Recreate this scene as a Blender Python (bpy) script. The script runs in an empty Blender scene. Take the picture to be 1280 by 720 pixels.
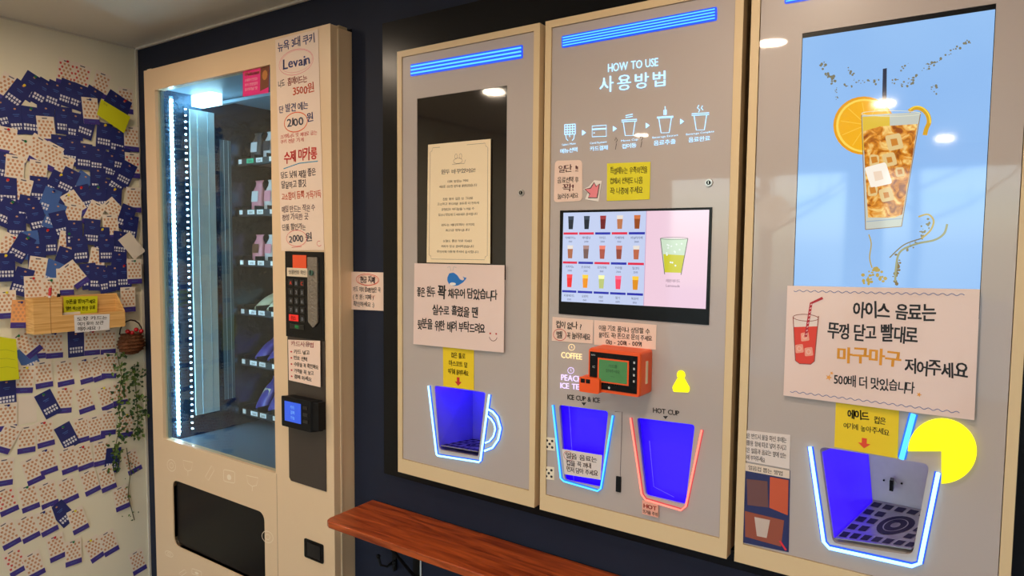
import bpy, bmesh, math, random
from mathutils import Vector, Matrix
random.seed(7)
C = bpy.context.scene.collection
sc = bpy.context.scene

# ------------------------------------------------------------------ camera
CAMZ = 1.55
F = 850.0
YAW, PITCH, ROLL = -0.59474913, 0.06589296, 0.0089981
def rotm():
    cy, sy = math.cos(YAW), math.sin(YAW); cp, sp = math.cos(PITCH), math.sin(PITCH); cr, sr = math.cos(ROLL), math.sin(ROLL)
    Ry = Matrix(((cy, 0, -sy), (0, 1, 0), (sy, 0, cy)))
    Rx = Matrix(((1, 0, 0), (0, cp, -sp), (0, sp, cp)))
    Rz = Matrix(((cr, -sr, 0), (sr, cr, 0), (0, 0, 1)))
    return Rz @ Rx @ Ry
RM = rotm()
cam = bpy.data.cameras.new('camera'); camo = bpy.data.objects.new('camera', cam); C.objects.link(camo)
cam.sensor_width = 36; cam.lens = 36 * F / 1280; cam.clip_start = 0.02
right = Vector((RM[0][0], RM[0][2], -RM[0][1])); down = Vector((RM[1][0], RM[1][2], -RM[1][1])); fwd = Vector((RM[2][0], RM[2][2], -RM[2][1]))
m3 = Matrix((right, -down, -fwd)).transposed()
camo.matrix_world = Matrix.Translation((0, 0, CAMZ)) @ m3.to_4x4()
sc.camera = camo
sc.view_settings.view_transform = 'Standard'; sc.view_settings.look = 'None'
sc.view_settings.gamma = 1; sc.view_settings.use_curve_mapping = False
sc.view_settings.exposure = 0.0

def ray(u, v):
    d = right * ((u - 640) / F) + down * ((v - 360) / F) + fwd
    return d
def at(u, v, Y):                       # the point of plane y=Y seen at (u, v)
    d = ray(u, v); d = d * (Y / d.y); return Vector((d.x, Y, d.z + CAMZ))
def atx(u, v, X):                      # the point of plane x=X
    d = ray(u, v); d = d * (X / d.x); return Vector((X, d.y, d.z + CAMZ))

# ------------------------------------------------------------------ world and lights
W = bpy.data.worlds.new('world'); sc.world = W; W.use_nodes = True
nt = W.node_tree; bg = nt.nodes['Background']
sky = nt.nodes.new('ShaderNodeTexSky'); sky.sky_type = 'NISHITA'; sky.sun_elevation = math.radians(38); sky.sun_rotation = math.radians(60); sky.sun_disc = False
nt.links.new(sky.outputs[0], bg.inputs[0]); bg.inputs[1].default_value = 1.15
LAMP_W = 6.4          # watts of each downlight
LAMP_COL = (1.0, 0.79, 0.58)

# ------------------------------------------------------------------ room numbers
WALL = 1.48; MF = 1.40; VF = 1.40; LX = -1.93 * WALL; CEIL = CAMZ + 0.525 * WALL
RX = 2.2; RY = -3.4

# ------------------------------------------------------------------ materials
MATS = {}
def mat(name, col, rough=0.5, metal=0.0, emit=None, es=0.0, coat=0.0, spec=0.5, noise=0.0, nscale=20.0, bump=0.0, trans=0.0, alpha=1.0):
    if name in MATS: return MATS[name]
    m = bpy.data.materials.new(name); m.use_nodes = True; t = m.node_tree; b = t.nodes['Principled BSDF']
    b.inputs['Base Color'].default_value = (*col, 1); b.inputs['Roughness'].default_value = rough; b.inputs['Metallic'].default_value = metal
    b.inputs['Specular IOR Level'].default_value = spec
    b.inputs['Coat Weight'].default_value = coat; b.inputs['Coat Roughness'].default_value = 0.03
    if emit: b.inputs['Emission Color'].default_value = (*emit, 1); b.inputs['Emission Strength'].default_value = es
    if trans: b.inputs['Transmission Weight'].default_value = trans
    if noise or bump:
        tc = t.nodes.new('ShaderNodeTexCoord'); n = t.nodes.new('ShaderNodeTexNoise'); n.inputs['Scale'].default_value = nscale; n.inputs['Detail'].default_value = 4
        t.links.new(tc.outputs['Object'], n.inputs['Vector'])
        if noise:
            r = t.nodes.new('ShaderNodeMix'); r.data_type = 'RGBA'
            r.inputs[6].default_value = (*[c * (1 - noise) for c in col], 1); r.inputs[7].default_value = (*[min(1, c * (1 + noise)) for c in col], 1)
            t.links.new(n.outputs[0], r.inputs[0]); t.links.new(r.outputs[2], b.inputs['Base Color'])
        if bump:
            bp = t.nodes.new('ShaderNodeBump'); bp.inputs['Strength'].default_value = bump; bp.inputs['Distance'].default_value = 0.01
            t.links.new(n.outputs[0], bp.inputs['Height']); t.links.new(bp.outputs[0], b.inputs['Normal'])
    MATS[name] = m; return m
def srgb(r, g, b):
    f = lambda c: (c / 255 / 12.92) if c <= 10 else ((c / 255 + 0.055) / 1.055) ** 2.4
    return (f(r), f(g), f(b))
def ink(r, g, b): return mat('ink_%d_%d_%d' % (r, g, b), srgb(r, g, b), 0.5)
def lit(r, g, b, s=1.0):                # a lit pixel of a screen
    c = srgb(r, g, b); return mat('screen_%d_%d_%d_%d' % (r, g, b, int(s * 100)), (0.01, 0.01, 0.01), 0.06, emit=c, es=s, spec=0.5)
def glow(name, col, s): return mat('glow_' + name, (0.02, 0.02, 0.02), 0.3, spec=0.2, emit=col, es=s)
def glassmat(name, tint=(0.9, 0.96, 0.98), refl=0.12):
    if name in MATS: return MATS[name]
    m = bpy.data.materials.new(name); m.use_nodes = True; t = m.node_tree; t.nodes.clear()
    o = t.nodes.new('ShaderNodeOutputMaterial'); mx = t.nodes.new('ShaderNodeMixShader'); tr = t.nodes.new('ShaderNodeBsdfTransparent'); gl = t.nodes.new('ShaderNodeBsdfGlossy')
    lw0 = t.nodes.new('ShaderNodeLayerWeight'); lw0.inputs['Blend'].default_value = 0.5
    pw = t.nodes.new('ShaderNodeMath'); pw.operation = 'POWER'; pw.inputs[1].default_value = 5.0; t.links.new(lw0.outputs['Facing'], pw.inputs[0])
    lw = t.nodes.new('ShaderNodeMath'); lw.operation = 'MULTIPLY_ADD'; lw.inputs[1].default_value = 0.9; lw.inputs[2].default_value = 0.025; t.links.new(pw.outputs[0], lw.inputs[0])
    tr.inputs[0].default_value = (*tint, 1); gl.inputs['Roughness'].default_value = 0.01; gl.inputs[0].default_value = (1, 1, 1, 1)
    t.links.new(lw.outputs[0], mx.inputs[0]); t.links.new(tr.outputs[0], mx.inputs[1]); t.links.new(gl.outputs[0], mx.inputs[2]); t.links.new(mx.outputs[0], o.inputs[0])
    MATS[name] = m; return m

M_PANEL = mat('panel_gloss', srgb(184, 170, 165), 0.35, coat=0.6, noise=0.02, nscale=3)
M_FRAME = mat('frame_cream', srgb(222, 194, 152), 0.38, noise=0.03, nscale=6)
M_SIDE = mat('cabinet_tan', srgb(190, 165, 130), 0.5)
M_VEND = mat('vending_cream', srgb(232, 200, 162), 0.35, noise=0.025, nscale=5)
M_NAVY = mat('navy_paint', srgb(30, 36, 54), 0.6, spec=0.25, noise=0.12, nscale=8, bump=0.05)
M_BLACK = mat('black_gloss', (0.005, 0.005, 0.006), 0.25, spec=0.2)
M_BLACKM = mat('black_matte', (0.006, 0.006, 0.007), 0.55, spec=0.2)
M_DARKGLASS = mat('dark_glass', srgb(30, 22, 18), 0.05, coat=0.5)
M_WALLW = mat('left_wall_paint', srgb(236, 228, 204), 0.6, noise=0.05, nscale=4, bump=0.04)
M_CEIL = mat('ceiling_paint', srgb(226, 220, 206), 0.32, noise=0.03, nscale=3)
M_PINKP = mat('pink_laminate', srgb(236, 208, 200), 0.28, coat=0.3, noise=0.02, nscale=12, bump=0.15)
M_CREAMP = mat('cream_paper', srgb(250, 226, 190), 0.6)
M_YELP = mat('yellow_paper', srgb(240, 205, 20), 0.55)
M_LIMEP = mat('lime_paper', srgb(214, 215, 20), 0.55)
M_STEEL = mat('steel', (0.55, 0.53, 0.52), 0.28, metal=0.9, noise=0.05, nscale=40)
M_WHITEPL = mat('white_plastic', (0.75, 0.75, 0.75), 0.4)
K = ink(28, 22, 24); KR = ink(200, 40, 35); KB = ink(40, 50, 110); KO = ink(225, 95, 40)

# ------------------------------------------------------------------ mesh builder
class MB:
    def __init__(s): s.v = []; s.f = []; s.fm = []; s.ms = []; s.sm = []
    def mi(s, m):
        if m not in s.ms: s.ms.append(m)
        return s.ms.index(m)
    def add(s, vs, fs, m, smooth=False):
        b = len(s.v); s.v += [tuple(p) for p in vs]; k = s.mi(m)
        for f in fs: s.f.append([b + i for i in f]); s.fm.append(k); s.sm.append(smooth)
        return s
    def box(s, a, b, m):
        x0, y0, z0 = a; x1, y1, z1 = b
        v = [(x0, y0, z0), (x1, y0, z0), (x1, y1, z0), (x0, y1, z0), (x0, y0, z1), (x1, y0, z1), (x1, y1, z1), (x0, y1, z1)]
        return s.add(v, [(0, 3, 2, 1), (4, 5, 6, 7), (0, 1, 5, 4), (1, 2, 6, 5), (2, 3, 7, 6), (3, 0, 4, 7)], m)
    def loft(s, rings, m, cap0=True, cap1=True, closed=True, smooth=False):
        n = len(rings[0]); vs = [p for r in rings for p in r]; fs = []
        for k in range(len(rings) - 1):
            for i in range(n if closed else n - 1):
                j = (i + 1) % n; fs.append((k * n + i, k * n + j, (k + 1) * n + j, (k + 1) * n + i))
        s.add(vs, fs, m, smooth)
        b = len(s.v) - len(vs)
        if cap0: s.f.append([b + i for i in range(n)][::-1]); s.fm.append(s.mi(m)); s.sm.append(False)
        if cap1: s.f.append([b + (len(rings) - 1) * n + i for i in range(n)]); s.fm.append(s.mi(m)); s.sm.append(False)
        return s
    def tube(s, pts, r, m, n=8, caps=True, closed=False):
        pts = [Vector(p) for p in pts]; rings = []; N = len(pts); prev = None
        for i, p in enumerate(pts):
            if closed: t = pts[(i + 1) % N] - pts[i - 1]
            else: t = (pts[min(i + 1, N - 1)] - pts[max(i - 1, 0)])
            t.normalize()
            if prev is None:
                a = Vector((0, 0, 1)) if abs(t.z) < 0.9 else Vector((1, 0, 0)); u = t.cross(a).normalized()
            else:
                u = (prev - t * prev.dot(t)).normalized()
            prev = u; w = t.cross(u); rr = r[i] if isinstance(r, (list, tuple)) else r
            rings.append([p + (u * math.cos(2 * math.pi * k / n) + w * math.sin(2 * math.pi * k / n)) * rr for k in range(n)])
        if closed: rings.append(rings[0]); caps = False
        return s.loft(rings, m, caps, caps, smooth=True)
    def ball(s, c, r, m, seg=12, rings=8, sc=(1, 1, 1)):
        R = []
        for k in range(1, rings):
            th = math.pi * k / rings
            R.append([(c[0] + sc[0] * r * math.sin(th) * math.cos(2 * math.pi * i / seg), c[1] + sc[1] * r * math.sin(th) * math.sin(2 * math.pi * i / seg), c[2] + sc[2] * r * math.cos(th)) for i in range(seg)])
        return s.loft(R, m, smooth=True)
    def cyl(s, a, b, r, m, n=20, r2=None):
        a = Vector(a); b = Vector(b); t = (b - a).normalized(); q = Vector((0, 0, 1)) if abs(t.z) < 0.9 else Vector((1, 0, 0)); u = t.cross(q).normalized(); w = t.cross(u)
        r2 = r if r2 is None else r2
        R = [[p + (u * math.cos(2 * math.pi * k / n) + w * math.sin(2 * math.pi * k / n)) * rr for k in range(n)] for p, rr in ((a, r), (b, r2))]
        return s.loft(R, m)
    def build(s, name, parent=None, bevel=0.0):
        me = bpy.data.meshes.new(name); me.from_pydata(s.v, [], s.f)
        for m in s.ms: me.materials.append(m)
        me.polygons.foreach_set('material_index', s.fm); me.polygons.foreach_set('use_smooth', s.sm); me.update()
        bm = bmesh.new(); bm.from_mesh(me); 
        if getattr(s, 'solid', False): bmesh.ops.recalc_face_normals(bm, faces=bm.faces)
        bm.to_mesh(me); bm.free()
        o = bpy.data.objects.new(name, me); C.objects.link(o)
        if parent: o.parent = parent; o.matrix_parent_inverse = Matrix.Translation(parent.location).inverted()
        if bevel:
            b = o.modifiers.new('bevel', 'BEVEL'); b.width = bevel; b.segments = 2; b.limit_method = 'ANGLE'
        return o
def tag(o, label, cat, group=None, kind=None):
    o['label'] = label; o['category'] = cat
    if group: o['group'] = group
    if kind: o['kind'] = kind
    return o
def struct(o): o['kind'] = 'structure'; return o
def thing(name, label, cat, loc=(0, 0, 0), group=None):
    o = bpy.data.objects.new(name, None); C.objects.link(o); o.location = loc; o.empty_display_size = 0.05
    return tag(o, label, cat, group)

# plates with holes, via a filled 2D curve, mapped onto y = Y (x, z)
def plate(outer, holes, fn, th):
    cu = bpy.data.curves.new('t', 'CURVE'); cu.dimensions = '2D'; cu.fill_mode = 'BOTH'; cu.extrude = th / 2
    for lp in [outer] + list(holes):
        sp = cu.splines.new('POLY'); sp.points.add(len(lp) - 1); sp.use_cyclic_u = True
        for i, p in enumerate(lp): sp.points[i].co = (p[0], p[1], 0, 1)
    o = bpy.data.objects.new('t', cu)
    me = o.to_mesh()
    vs = [fn(v.co.x, v.co.y, v.co.z + th / 2) for v in me.vertices]; fs = [tuple(p.vertices) for p in me.polygons]
    o.to_mesh_clear(); bpy.data.objects.remove(o); bpy.data.curves.remove(cu)
    return vs, fs
def yplate(mb, outer, holes, Y, th, m):      # front face at Y, going back th
    vs, fs = plate(outer, holes, lambda a, b, c: (a, Y + c, b), th); mb.add(vs, fs, m); return mb
def rect(x0, z0, x1, z1): return [(x0, z0), (x1, z0), (x1, z1), (x0, z1)]
def roundrect(x0, z0, x1, z1, r, n=5):
    P = []
    for cx, cz, a0 in ((x1 - r, z1 - r, 0), (x0 + r, z1 - r, 90), (x0 + r, z0 + r, 180), (x1 - r, z0 + r, 270)):
        for k in range(n + 1):
            a = math.radians(a0 + 90 * k / n); P.append((cx + r * math.cos(a), cz + r * math.sin(a)))
    return P
def roundpoly(P, r, n=4):
    out = []; N = len(P)
    for i in range(N):
        p = Vector(P[i]); a = Vector(P[i - 1]); b = Vector(P[(i + 1) % N])
        da = (a - p).normalized() * r; db = (b - p).normalized() * r
        for k in range(n + 1):
            t = k / n; q = (p + da) * (1 - t) ** 2 + p * 2 * t * (1 - t) + (p + db) * t * t; out.append(tuple(q))
    return out

# ------------------------------------------------------------------ text glyphs
GL = {}; GLO = {}
def glyph(ch, bold):
    key = (ch, bold)
    if key in GL: return GL[key]
    if 'o' not in GLO:
        cu = bpy.data.curves.new('t', 'FONT'); cu.size = 1; cu.resolution_u = 2; GLO['o'] = bpy.data.objects.new('t', cu)
    o = GLO['o']; o.data.body = ch; o.data.offset = bold
    me = o.to_mesh()
    r = ([(v.co.x, v.co.y) for v in me.vertices], [tuple(p.vertices) for p in me.polygons])
    o.to_mesh_clear()
    GL[key] = r; return r

class Quad:
    """four corners TL, TR, BR, BL in space; s to the right, t downwards, both 0..1; d lifts off along n"""
    def __init__(s, c, n, bulge=0.0):
        s.c = [Vector(p) for p in c]; s.n = Vector(n).normalized(); s.bulge = bulge
        s.w = ((s.c[1] - s.c[0]).length + (s.c[2] - s.c[3]).length) / 2; s.h = ((s.c[3] - s.c[0]).length + (s.c[2] - s.c[1]).length) / 2
    def P(s, a, b, d=0):
        p = s.c[0].lerp(s.c[1], a).lerp(s.c[3].lerp(s.c[2], a), b) if True else None
        if s.bulge: d += s.bulge * math.sin(math.pi * min(1, max(0, a))) * (0.6 + 0.4 * math.sin(3 * b + 5 * a))
        return p + s.n * d
def qpx(px, Y, bulge=0.0): return Quad([at(u, v, Y) for u, v in px], (0, -1, 0), bulge)
def qpx_x(px, X): return Quad([atx(u, v, X) for u, v in px], (1, 0, 0))
def qpoly(mb, q, pts, d, m):
    mb.add([q.P(a, b, d) for a, b in pts], [tuple(range(len(pts)))[::-1]], m)
def qstroke(mb, q, pts, wd, d, m, closed=False):      # wd in metres
    pp = [Vector((a * q.w, b * q.h)) for a, b in pts]; N = len(pp); L = []; R = []
    for i in range(N):
        if closed: t = pp[(i + 1) % N] - pp[i - 1]
        else: t = pp[min(i + 1, N - 1)] - pp[max(i - 1, 0)]
        if t.length < 1e-9: t = Vector((1, 0))
        t.normalize(); nn = Vector((-t.y, t.x)) * wd / 2
        L.append(pp[i] + nn); R.append(pp[i] - nn)
    V = [q.P(p.x / q.w, p.y / q.h, d) for p in L + R]
    fs = [(i, N + i, N + (i + 1) % N, (i + 1) % N) for i in range(N if closed else N - 1)]
    mb.add(V, fs, m)
def qtext(mb, q, txt, x, y, h, m, width=None, align='L', bold=0.0, jit=0.0, d=0.0006, gap=0.06):
    """y: baseline; h: letter height as a share of the quad's height; width: total width as a share of the quad's width"""
    lay = []; cx = 0.0; rnd = random.Random(txt); ex = bold; bold = 0.0
    for ch in txt:
        if ch == ' ': cx += 0.32; continue
        vs, fs = glyph(ch, bold)
        if not vs: cx += 0.4; continue
        x0 = min(v[0] for v in vs); x1 = max(v[0] for v in vs)
        dy = rnd.uniform(-jit, jit); sc_ = 1 + rnd.uniform(-jit, jit) * 1.2; ro = rnd.uniform(-jit, jit) * 1.2
        cr, sr = math.cos(ro), math.sin(ro)
        pts = [((vx - x0) * sc_, vy * sc_) for vx, vy in vs]
        pts = [(px * cr - py * sr + cx, px * sr + py * cr + dy) for px, py in pts]
        lay.append((pts, fs)); cx += (x1 - x0) * sc_ + gap
    if not lay: return
    tot = cx - gap; k = h * q.h / 0.8
    kx = k if width is None else width * q.w / tot
    W_ = tot * kx / q.w
    ox = x if align == 'L' else (x - W_ / 2 if align == 'C' else x - W_)
    for i_, (pts, fs) in enumerate(lay):
      for e_, g_ in (((-ex, -ex * .6), (ex, ex * .6), (-ex, ex * .6), (ex, -ex * .6)) if ex > .012 else (((-ex, 0), (ex, 0)) if ex else ((0, 0),))):
        pts_ = [(px + e_, py + g_) for px, py in pts]
        mb.add([q.P(ox + px * kx / q.w, y - py * k / q.h, d) for px, py in pts_], fs, m)
def ell(cx, cy, rx, ry, n=24, a0=0, a1=360): return [(cx + rx * math.cos(math.radians(a0 + (a1 - a0) * k / n)), cy + ry * math.sin(math.radians(a0 + (a1 - a0) * k / n))) for k in range(n + (0 if a1 - a0 == 360 else 1))]
def sheet(mb, q, m, th=0.0008, off=0.0006, nx=6, ny=4):
    """a thin sheet standing off its wall"""
    if q.bulge: nx, ny = 30, 14
    F_ = [[q.P(i / nx, j / ny, off + th) for i in range(nx + 1)] for j in range(ny + 1)]
    B_ = [[q.P(i / nx, j / ny, off) for i in range(nx + 1)] for j in range(ny + 1)]
    vs = [p for r in F_ for p in r] + [p for r in B_ for p in r]; n = (nx + 1) * (ny + 1); fs = []
    for j in range(ny):
        for i in range(nx):
            a = j * (nx + 1) + i; fs.append((a, a + nx + 1, a + nx + 2, a + 1)); fs.append((n + a, n + a + 1, n + a + nx + 2, n + a + nx + 1))
    edge = [i for i in range(nx + 1)] + [(j) * (nx + 1) + nx for j in range(1, ny + 1)] + [ny * (nx + 1) + i for i in range(nx - 1, -1, -1)] + [j * (nx + 1) for j in range(ny - 1, 0, -1)]
    for a, b in zip(edge, edge[1:] + edge[:1]): fs.append((a, b, n + b, n + a))
    mb.add(vs, fs, m); return off + th
def sign(name, label, cat, px, Y, m, draw, bulge=0.0, off=0.0006, group=None):
    q = qpx(px, Y, bulge); mb = MB(); top = sheet(mb, q, m, off=off); draw(mb, q, top + 0.0004)
    return tag(mb.build(name), label, cat, group)

# ================================================================== ROOM
vx0, vx1 = -1.897 * VF, -1.146 * VF          # vending machine sides
vz1 = CAMZ + 0.460 * VF; vz0 = 0.04
mx = [(-0.952 * MF, -0.623 * MF), (-0.612 * MF, -0.284 * MF), (-0.273 * MF, 0.055 * MF)]
mz0, mz1 = CAMZ - 0.4675 * MF, CAMZ + 0.372 * MF
fz0, fz1 = CAMZ - 0.478 * 1.46, CAMZ + 0.432 * 1.46      # black surround
fx0, fx1 = -0.990 * 1.46, 0.12

mb = MB(); mb.box((LX - 0.1, RY - 0.1, -0.1), (RX + 0.1, 2.4, 0), mat('floor_tile', srgb(120, 112, 104), 0.3, noise=0.15, nscale=6)); struct(mb.build('floor'))
mb = MB(); mb.box((LX - 0.1, RY - 0.1, CEIL), (RX + 0.1, 2.4, CEIL + 0.1), M_CEIL); struct(mb.build('ceiling'))
mb = MB(); mb.box((LX - 0.1, RY, 0), (LX, WALL, CEIL), M_WALLW); struct(mb.build('wall_left'))
mb = MB(); mb.box((RX, RY, 0), (RX + 0.1, WALL, CEIL), M_WALLW); struct(mb.build('wall_right'))
mb = MB()
yplate(mb, rect(LX - 0.1, 0, RX + 0.1, CEIL), [rect(vx0 - 0.004, 0.002, vx1 + 0.004, vz1 + 0.004), rect(mx[0][0] - 0.005, mz0 - 0.005, mx[2][1] + 0.005, mz1 + 0.005)], WALL, 0.1, M_NAVY)
struct(mb.build('wall_front'))
# dark cove behind the wall
mb = MB()
mb.box((LX - 0.1, 2.38, 0), (RX + 0.1, 2.4, CEIL), M_BLACKM); struct(mb.build('wall_service'))
# thin pale bead in the ceiling corner and the corner of the left wall
mb = MB(); w_ = mat('bead_white', srgb(214, 204, 188), 0.5)
mb.box((LX, WALL - 0.008, CEIL - 0.008), (RX, WALL, CEIL), w_); struct(mb.build('trim_1'))
mb = MB(); mb.box((LX, WALL - 0.008, 0), (LX + 0.006, WALL, CEIL - 0.008), w_); struct(mb.build('trim_2'))
mb = MB(); mb.box((LX, RY, CEIL - 0.006), (LX + 0.006, WALL - 0.008, CEIL), w_); struct(mb.build('trim_3'))
# storefront behind the photographer
mb = MB()
wins = [(-2.45, -0.85), (-0.65, 0.65), (0.85, 1.95)]
yplate(mb, rect(LX, 0, RX, CEIL), [rect(a, 0.35, b, 2.2) for a, b in wins], RY - 0.1, 0.1, mat('rear_wall_beige', srgb(214, 180, 140), 0.6, noise=0.04, nscale=5)); struct(mb.build('wall_rear'))
for k, (a, b) in enumerate(wins):
    wo = thing('window_%d' % (k + 1), '', '', ((a + b) / 2, RY - 0.05, 0.35)); del wo['label']; del wo['category']; struct(wo)
    mb = MB(); yplate(mb, rect(a, 0.35, b, 2.2), [rect(a + 0.04, 0.39, b - 0.04, 2.16)], RY - 0.08, 0.05, M_BLACKM); mb.build('window_frame', wo)
    mb = MB(); mb.box((a + 0.04, RY - 0.058, 0.39), (b - 0.04, RY - 0.052, 1.98), glassmat('window_glass')); mb.build('window_pane', wo)

# street outside the storefront (seen mirrored in the machines' glass)
mb = MB(); mb.box((-14, -22, -0.14), (14, RY - 0.12, -0.02), mat('street_paving', srgb(150, 148, 142), 0.8, noise=0.1, nscale=2)); struct(mb.build('pavement'))
M_BARK = mat('bark', srgb(110, 98, 86), 0.9, noise=0.3, nscale=15)
for i, (x, y, r) in enumerate(((-2.6, -7.5, 0.11), (0.9, -7.0, 0.13), (2.6, -9.5, 0.12), (-0.9, -10.5, 0.10))):
    mb = MB(); rnd = random.Random(i)
    mb.tube([(x, y, -0.02), (x + 0.1, y, 1.4), (x + 0.05, y + 0.1, 3.0), (x + 0.3, y, 5.0)], [r, r * 0.85, r * 0.6, r * 0.2], M_BARK, 10)
    for k in range(16):
        z = 1.7 + k * 0.2; a = rnd.uniform(0, 6.28); L = 1.6 - 0.05 * k
        p0 = Vector((x + 0.06, y, z)); p1 = p0 + Vector((math.cos(a) * L * 0.5, math.sin(a) * L * 0.5, 0.35)); p2 = p0 + Vector((math.cos(a + .3) * L, math.sin(a + .3) * L, 0.95))
        mb.tube([p0, p1, p2], [r * 0.35, r * 0.2, r * 0.06], M_BARK, 6)
        for j in range(3):
            q = p1.lerp(p2, j / 3); e = q + Vector((rnd.uniform(-.5, .5), rnd.uniform(-.5, .5), rnd.uniform(.1, .6))); mb.tube([q, e], [r * 0.1, r * 0.03], M_BARK, 5)
    tag(mb.build('street_tree'), ['bare street tree outside the left storefront window', 'bare street tree nearest the middle storefront window', 'bare street tree outside the right storefront window', 'bare street tree farthest back across the pavement'][i], 'tree')

# ceiling lamps: those in LP placed where their mirror images stand in the machines' glossy fronts
M_RIM = mat('lamp_rim', (0.8, 0.78, 0.74), 0.4)
def lamp(x, y, label, w=1.0):
    t = thing('ceiling_lamp', label, 'lamp', (x, y, CEIL), 'round ceiling downlights')
    mb = MB(); mb.tube([(x + 0.062 * math.cos(a * math.pi / 12), y + 0.062 * math.sin(a * math.pi / 12), CEIL - 0.006) for a in range(24)], 0.006, M_RIM, 8, closed=True); mb.build('lamp_rim', t)
    mb = MB(); mb.cyl((x, y, CEIL - 0.001), (x, y, CEIL - 0.005), 0.057, glow('lamp', (1, 0.9, 0.75), 12), 24); mb.build('diffuser', t)
    l = bpy.data.lights.new('lamp_light', 'AREA'); l.shape = 'DISK'; l.size = 0.10; l.energy = LAMP_W * w; l.color = LAMP_COL
    lo = bpy.data.objects.new('lamp_light', l); C.objects.link(lo); lo.parent = t; lo.location = (0, 0, -0.012)
def mirrored(u, v):
    p = at(u, v, MF); a, b = p.x / MF, (p.z - CAMZ) / MF; t = (CEIL - CAMZ) / b; return a * t, 2 * MF - t
LP = [(617, 112, 'the left machine'), (802, 167, 'the middle machine'), (965, 50, 'the right machine, nearest it'), (1105, 127, "the right machine's screen, second back"), (1181, 171, "the right machine's screen, farthest back")]
for u, v, nm in LP:
    x, y = mirrored(u, v); lamp(x, max(y, RY + 0.4), 'round warm ceiling downlight mirrored in ' + nm)
for x, y, nm in ((-2.15, 0.70, 'in front of the snack machine'), (-0.35, 0.72, 'just in front of the middle drink machine'), (1.1, -0.6, 'at the right side of the room'), (1.5, -2.3, 'by the right storefront window')):
    lamp(x, y, 'added round warm fill downlight ' + nm)  # unseen fill lamps, added to brighten the wall and machine fronts
# globe pendant mirrored at the left of the right screen
px_, pt_ = at(966, 265, MF), 3.6
gx, gy, gz = px_.x / MF * pt_, 2 * MF - pt_, CAMZ + (px_.z - CAMZ) / MF * pt_
g = thing('pendant_lamp', 'white globe pendant lamp hanging from the ceiling behind the viewer', 'lamp', (gx, gy, CEIL))
mb = MB(); mb.tube([(gx, gy, CEIL), (gx, gy, gz + 0.09)], 0.003, M_BLACKM, 6); mb.cyl((gx, gy, CEIL - 0.02), (gx, gy, CEIL), 0.04, M_BLACKM); mb.build('cord', g)
mb = MB(); mb.ball((gx, gy, gz), 0.085, glow('globe', (1, 0.88, 0.7), 3.0), 20, 14); mb.build('globe', g)

# ================================================================== BLACK SURROUND
mb = MB()
yplate(mb, rect(fx0, fz0, fx1, fz1), [rect(mx[0][0] - 0.004, mz0 - 0.004, mx[2][1] + 0.004, mz1 + 0.004)], 1.455, 0.0245, M_BLACK)
tag(mb.build('machine_surround'), 'black gloss frame around the three drink machines on the navy wall', 'frame')

# ================================================================== DRINK MACHINES
NEON = glow('neon_blue', (0.08, 0.42, 1.0), 1.9)
HALO = glow('painted_halo', (0.015, 0.10, 1.0), 1.0); HALOC = glow('painted_halo_cyan', (0.03, 0.22, 1.0), 0.9); HALOR = glow('painted_halo_red', (1.0, 0.10, 0.12), 0.7)  # painted glow standing for the bloom round the tubes, not a machine part
NEONW = glow('neon_ice', (0.30, 0.66, 1.0), 2.8)
NEONC = glow('neon_cyan', (0.08, 0.52, 1.0), 1.8)
NEONR = glow('neon_red', (1.0, 0.24, 0.17), 1.6)
LET = glow('letters', (0.42, 0.72, 1.0), 1.7)
YEL = glow('yellow', (1.0, 0.93, 0.0), 1.3)
def xz(u, v, Y=MF): p = at(u, v, Y); return (p.x, p.z)

def machine(i, label, holes, screens):
    x0, x1 = mx[i]; t = thing('drink_machine', label, 'vending machine', ((x0 + x1) / 2, MF, mz0), 'self-service drink machines in the black frame')
    b = 0.0165; ix0, ix1, iz0, iz1 = x0 + b, x1 - b, mz0 + 0.040, mz1 - b
    mb = MB(); yplate(mb, rect(x0, mz0, x1, mz1), [rect(ix0, iz0, ix1, iz1)], MF - 0.003, 0.028, M_FRAME); mb.build('door_frame', t, 0.0015)
    mb = MB(); yplate(mb, rect(ix0 + 0.0012, iz0 + 0.0012, ix1 - 0.0012, iz1 - 0.0012), holes + screens, MF, 0.006, M_PANEL); mb.build('front_panel', t)
    mb = MB()   # the cabinet: four sides and back
    y0, y1 = MF + 0.026, 1.80
    a, bb, c, d = x0 + 0.004, x1 - 0.004, mz0 + 0.004, mz1 - 0.004
    mb.box((a, y0, c), (a + 0.002, y1, d), M_SIDE); mb.box((bb - 0.002, y0, c), (bb, y1, d), M_SIDE)
    mb.box((a, y0, c), (bb, y1, c + 0.002), M_SIDE); mb.box((a, y0, d - 0.002), (bb, y1, d), M_SIDE); mb.box((a, y1, c), (bb, y1 + 0.002, d), M_BLACKM)
    mb.build('cabinet', t)
    return t
def neon_bars(t, tl, tr, br, bl, n):
    q = qpx([tl, tr, br, bl], MF)
    P_ = roundpoly([(q.P(a, b).x, q.P(a, b).z) for a, b in ((-.012, -.08), (1.012, -.08), (1.012, 1.08), (-.012, 1.08))], 0.004); mb = MB(); mb.loft([[(x, MF - 0.0003, z) for x, z in P_], [(x, MF - 0.0015, z) for x, z in P_]], HALO); mb.solid = True; mb.build('painted_halo', t)  # backing strip painted as the blue glow between and round the bars
    for k in range(n):
        f = (k + 0.5) / n; mb = MB(); mb.tube([q.P(0, f, 0.0035), q.P(1, f, 0.0035)], q.h / n * 0.22, NEON, 8); mb.build('neon_tube', t)
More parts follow.
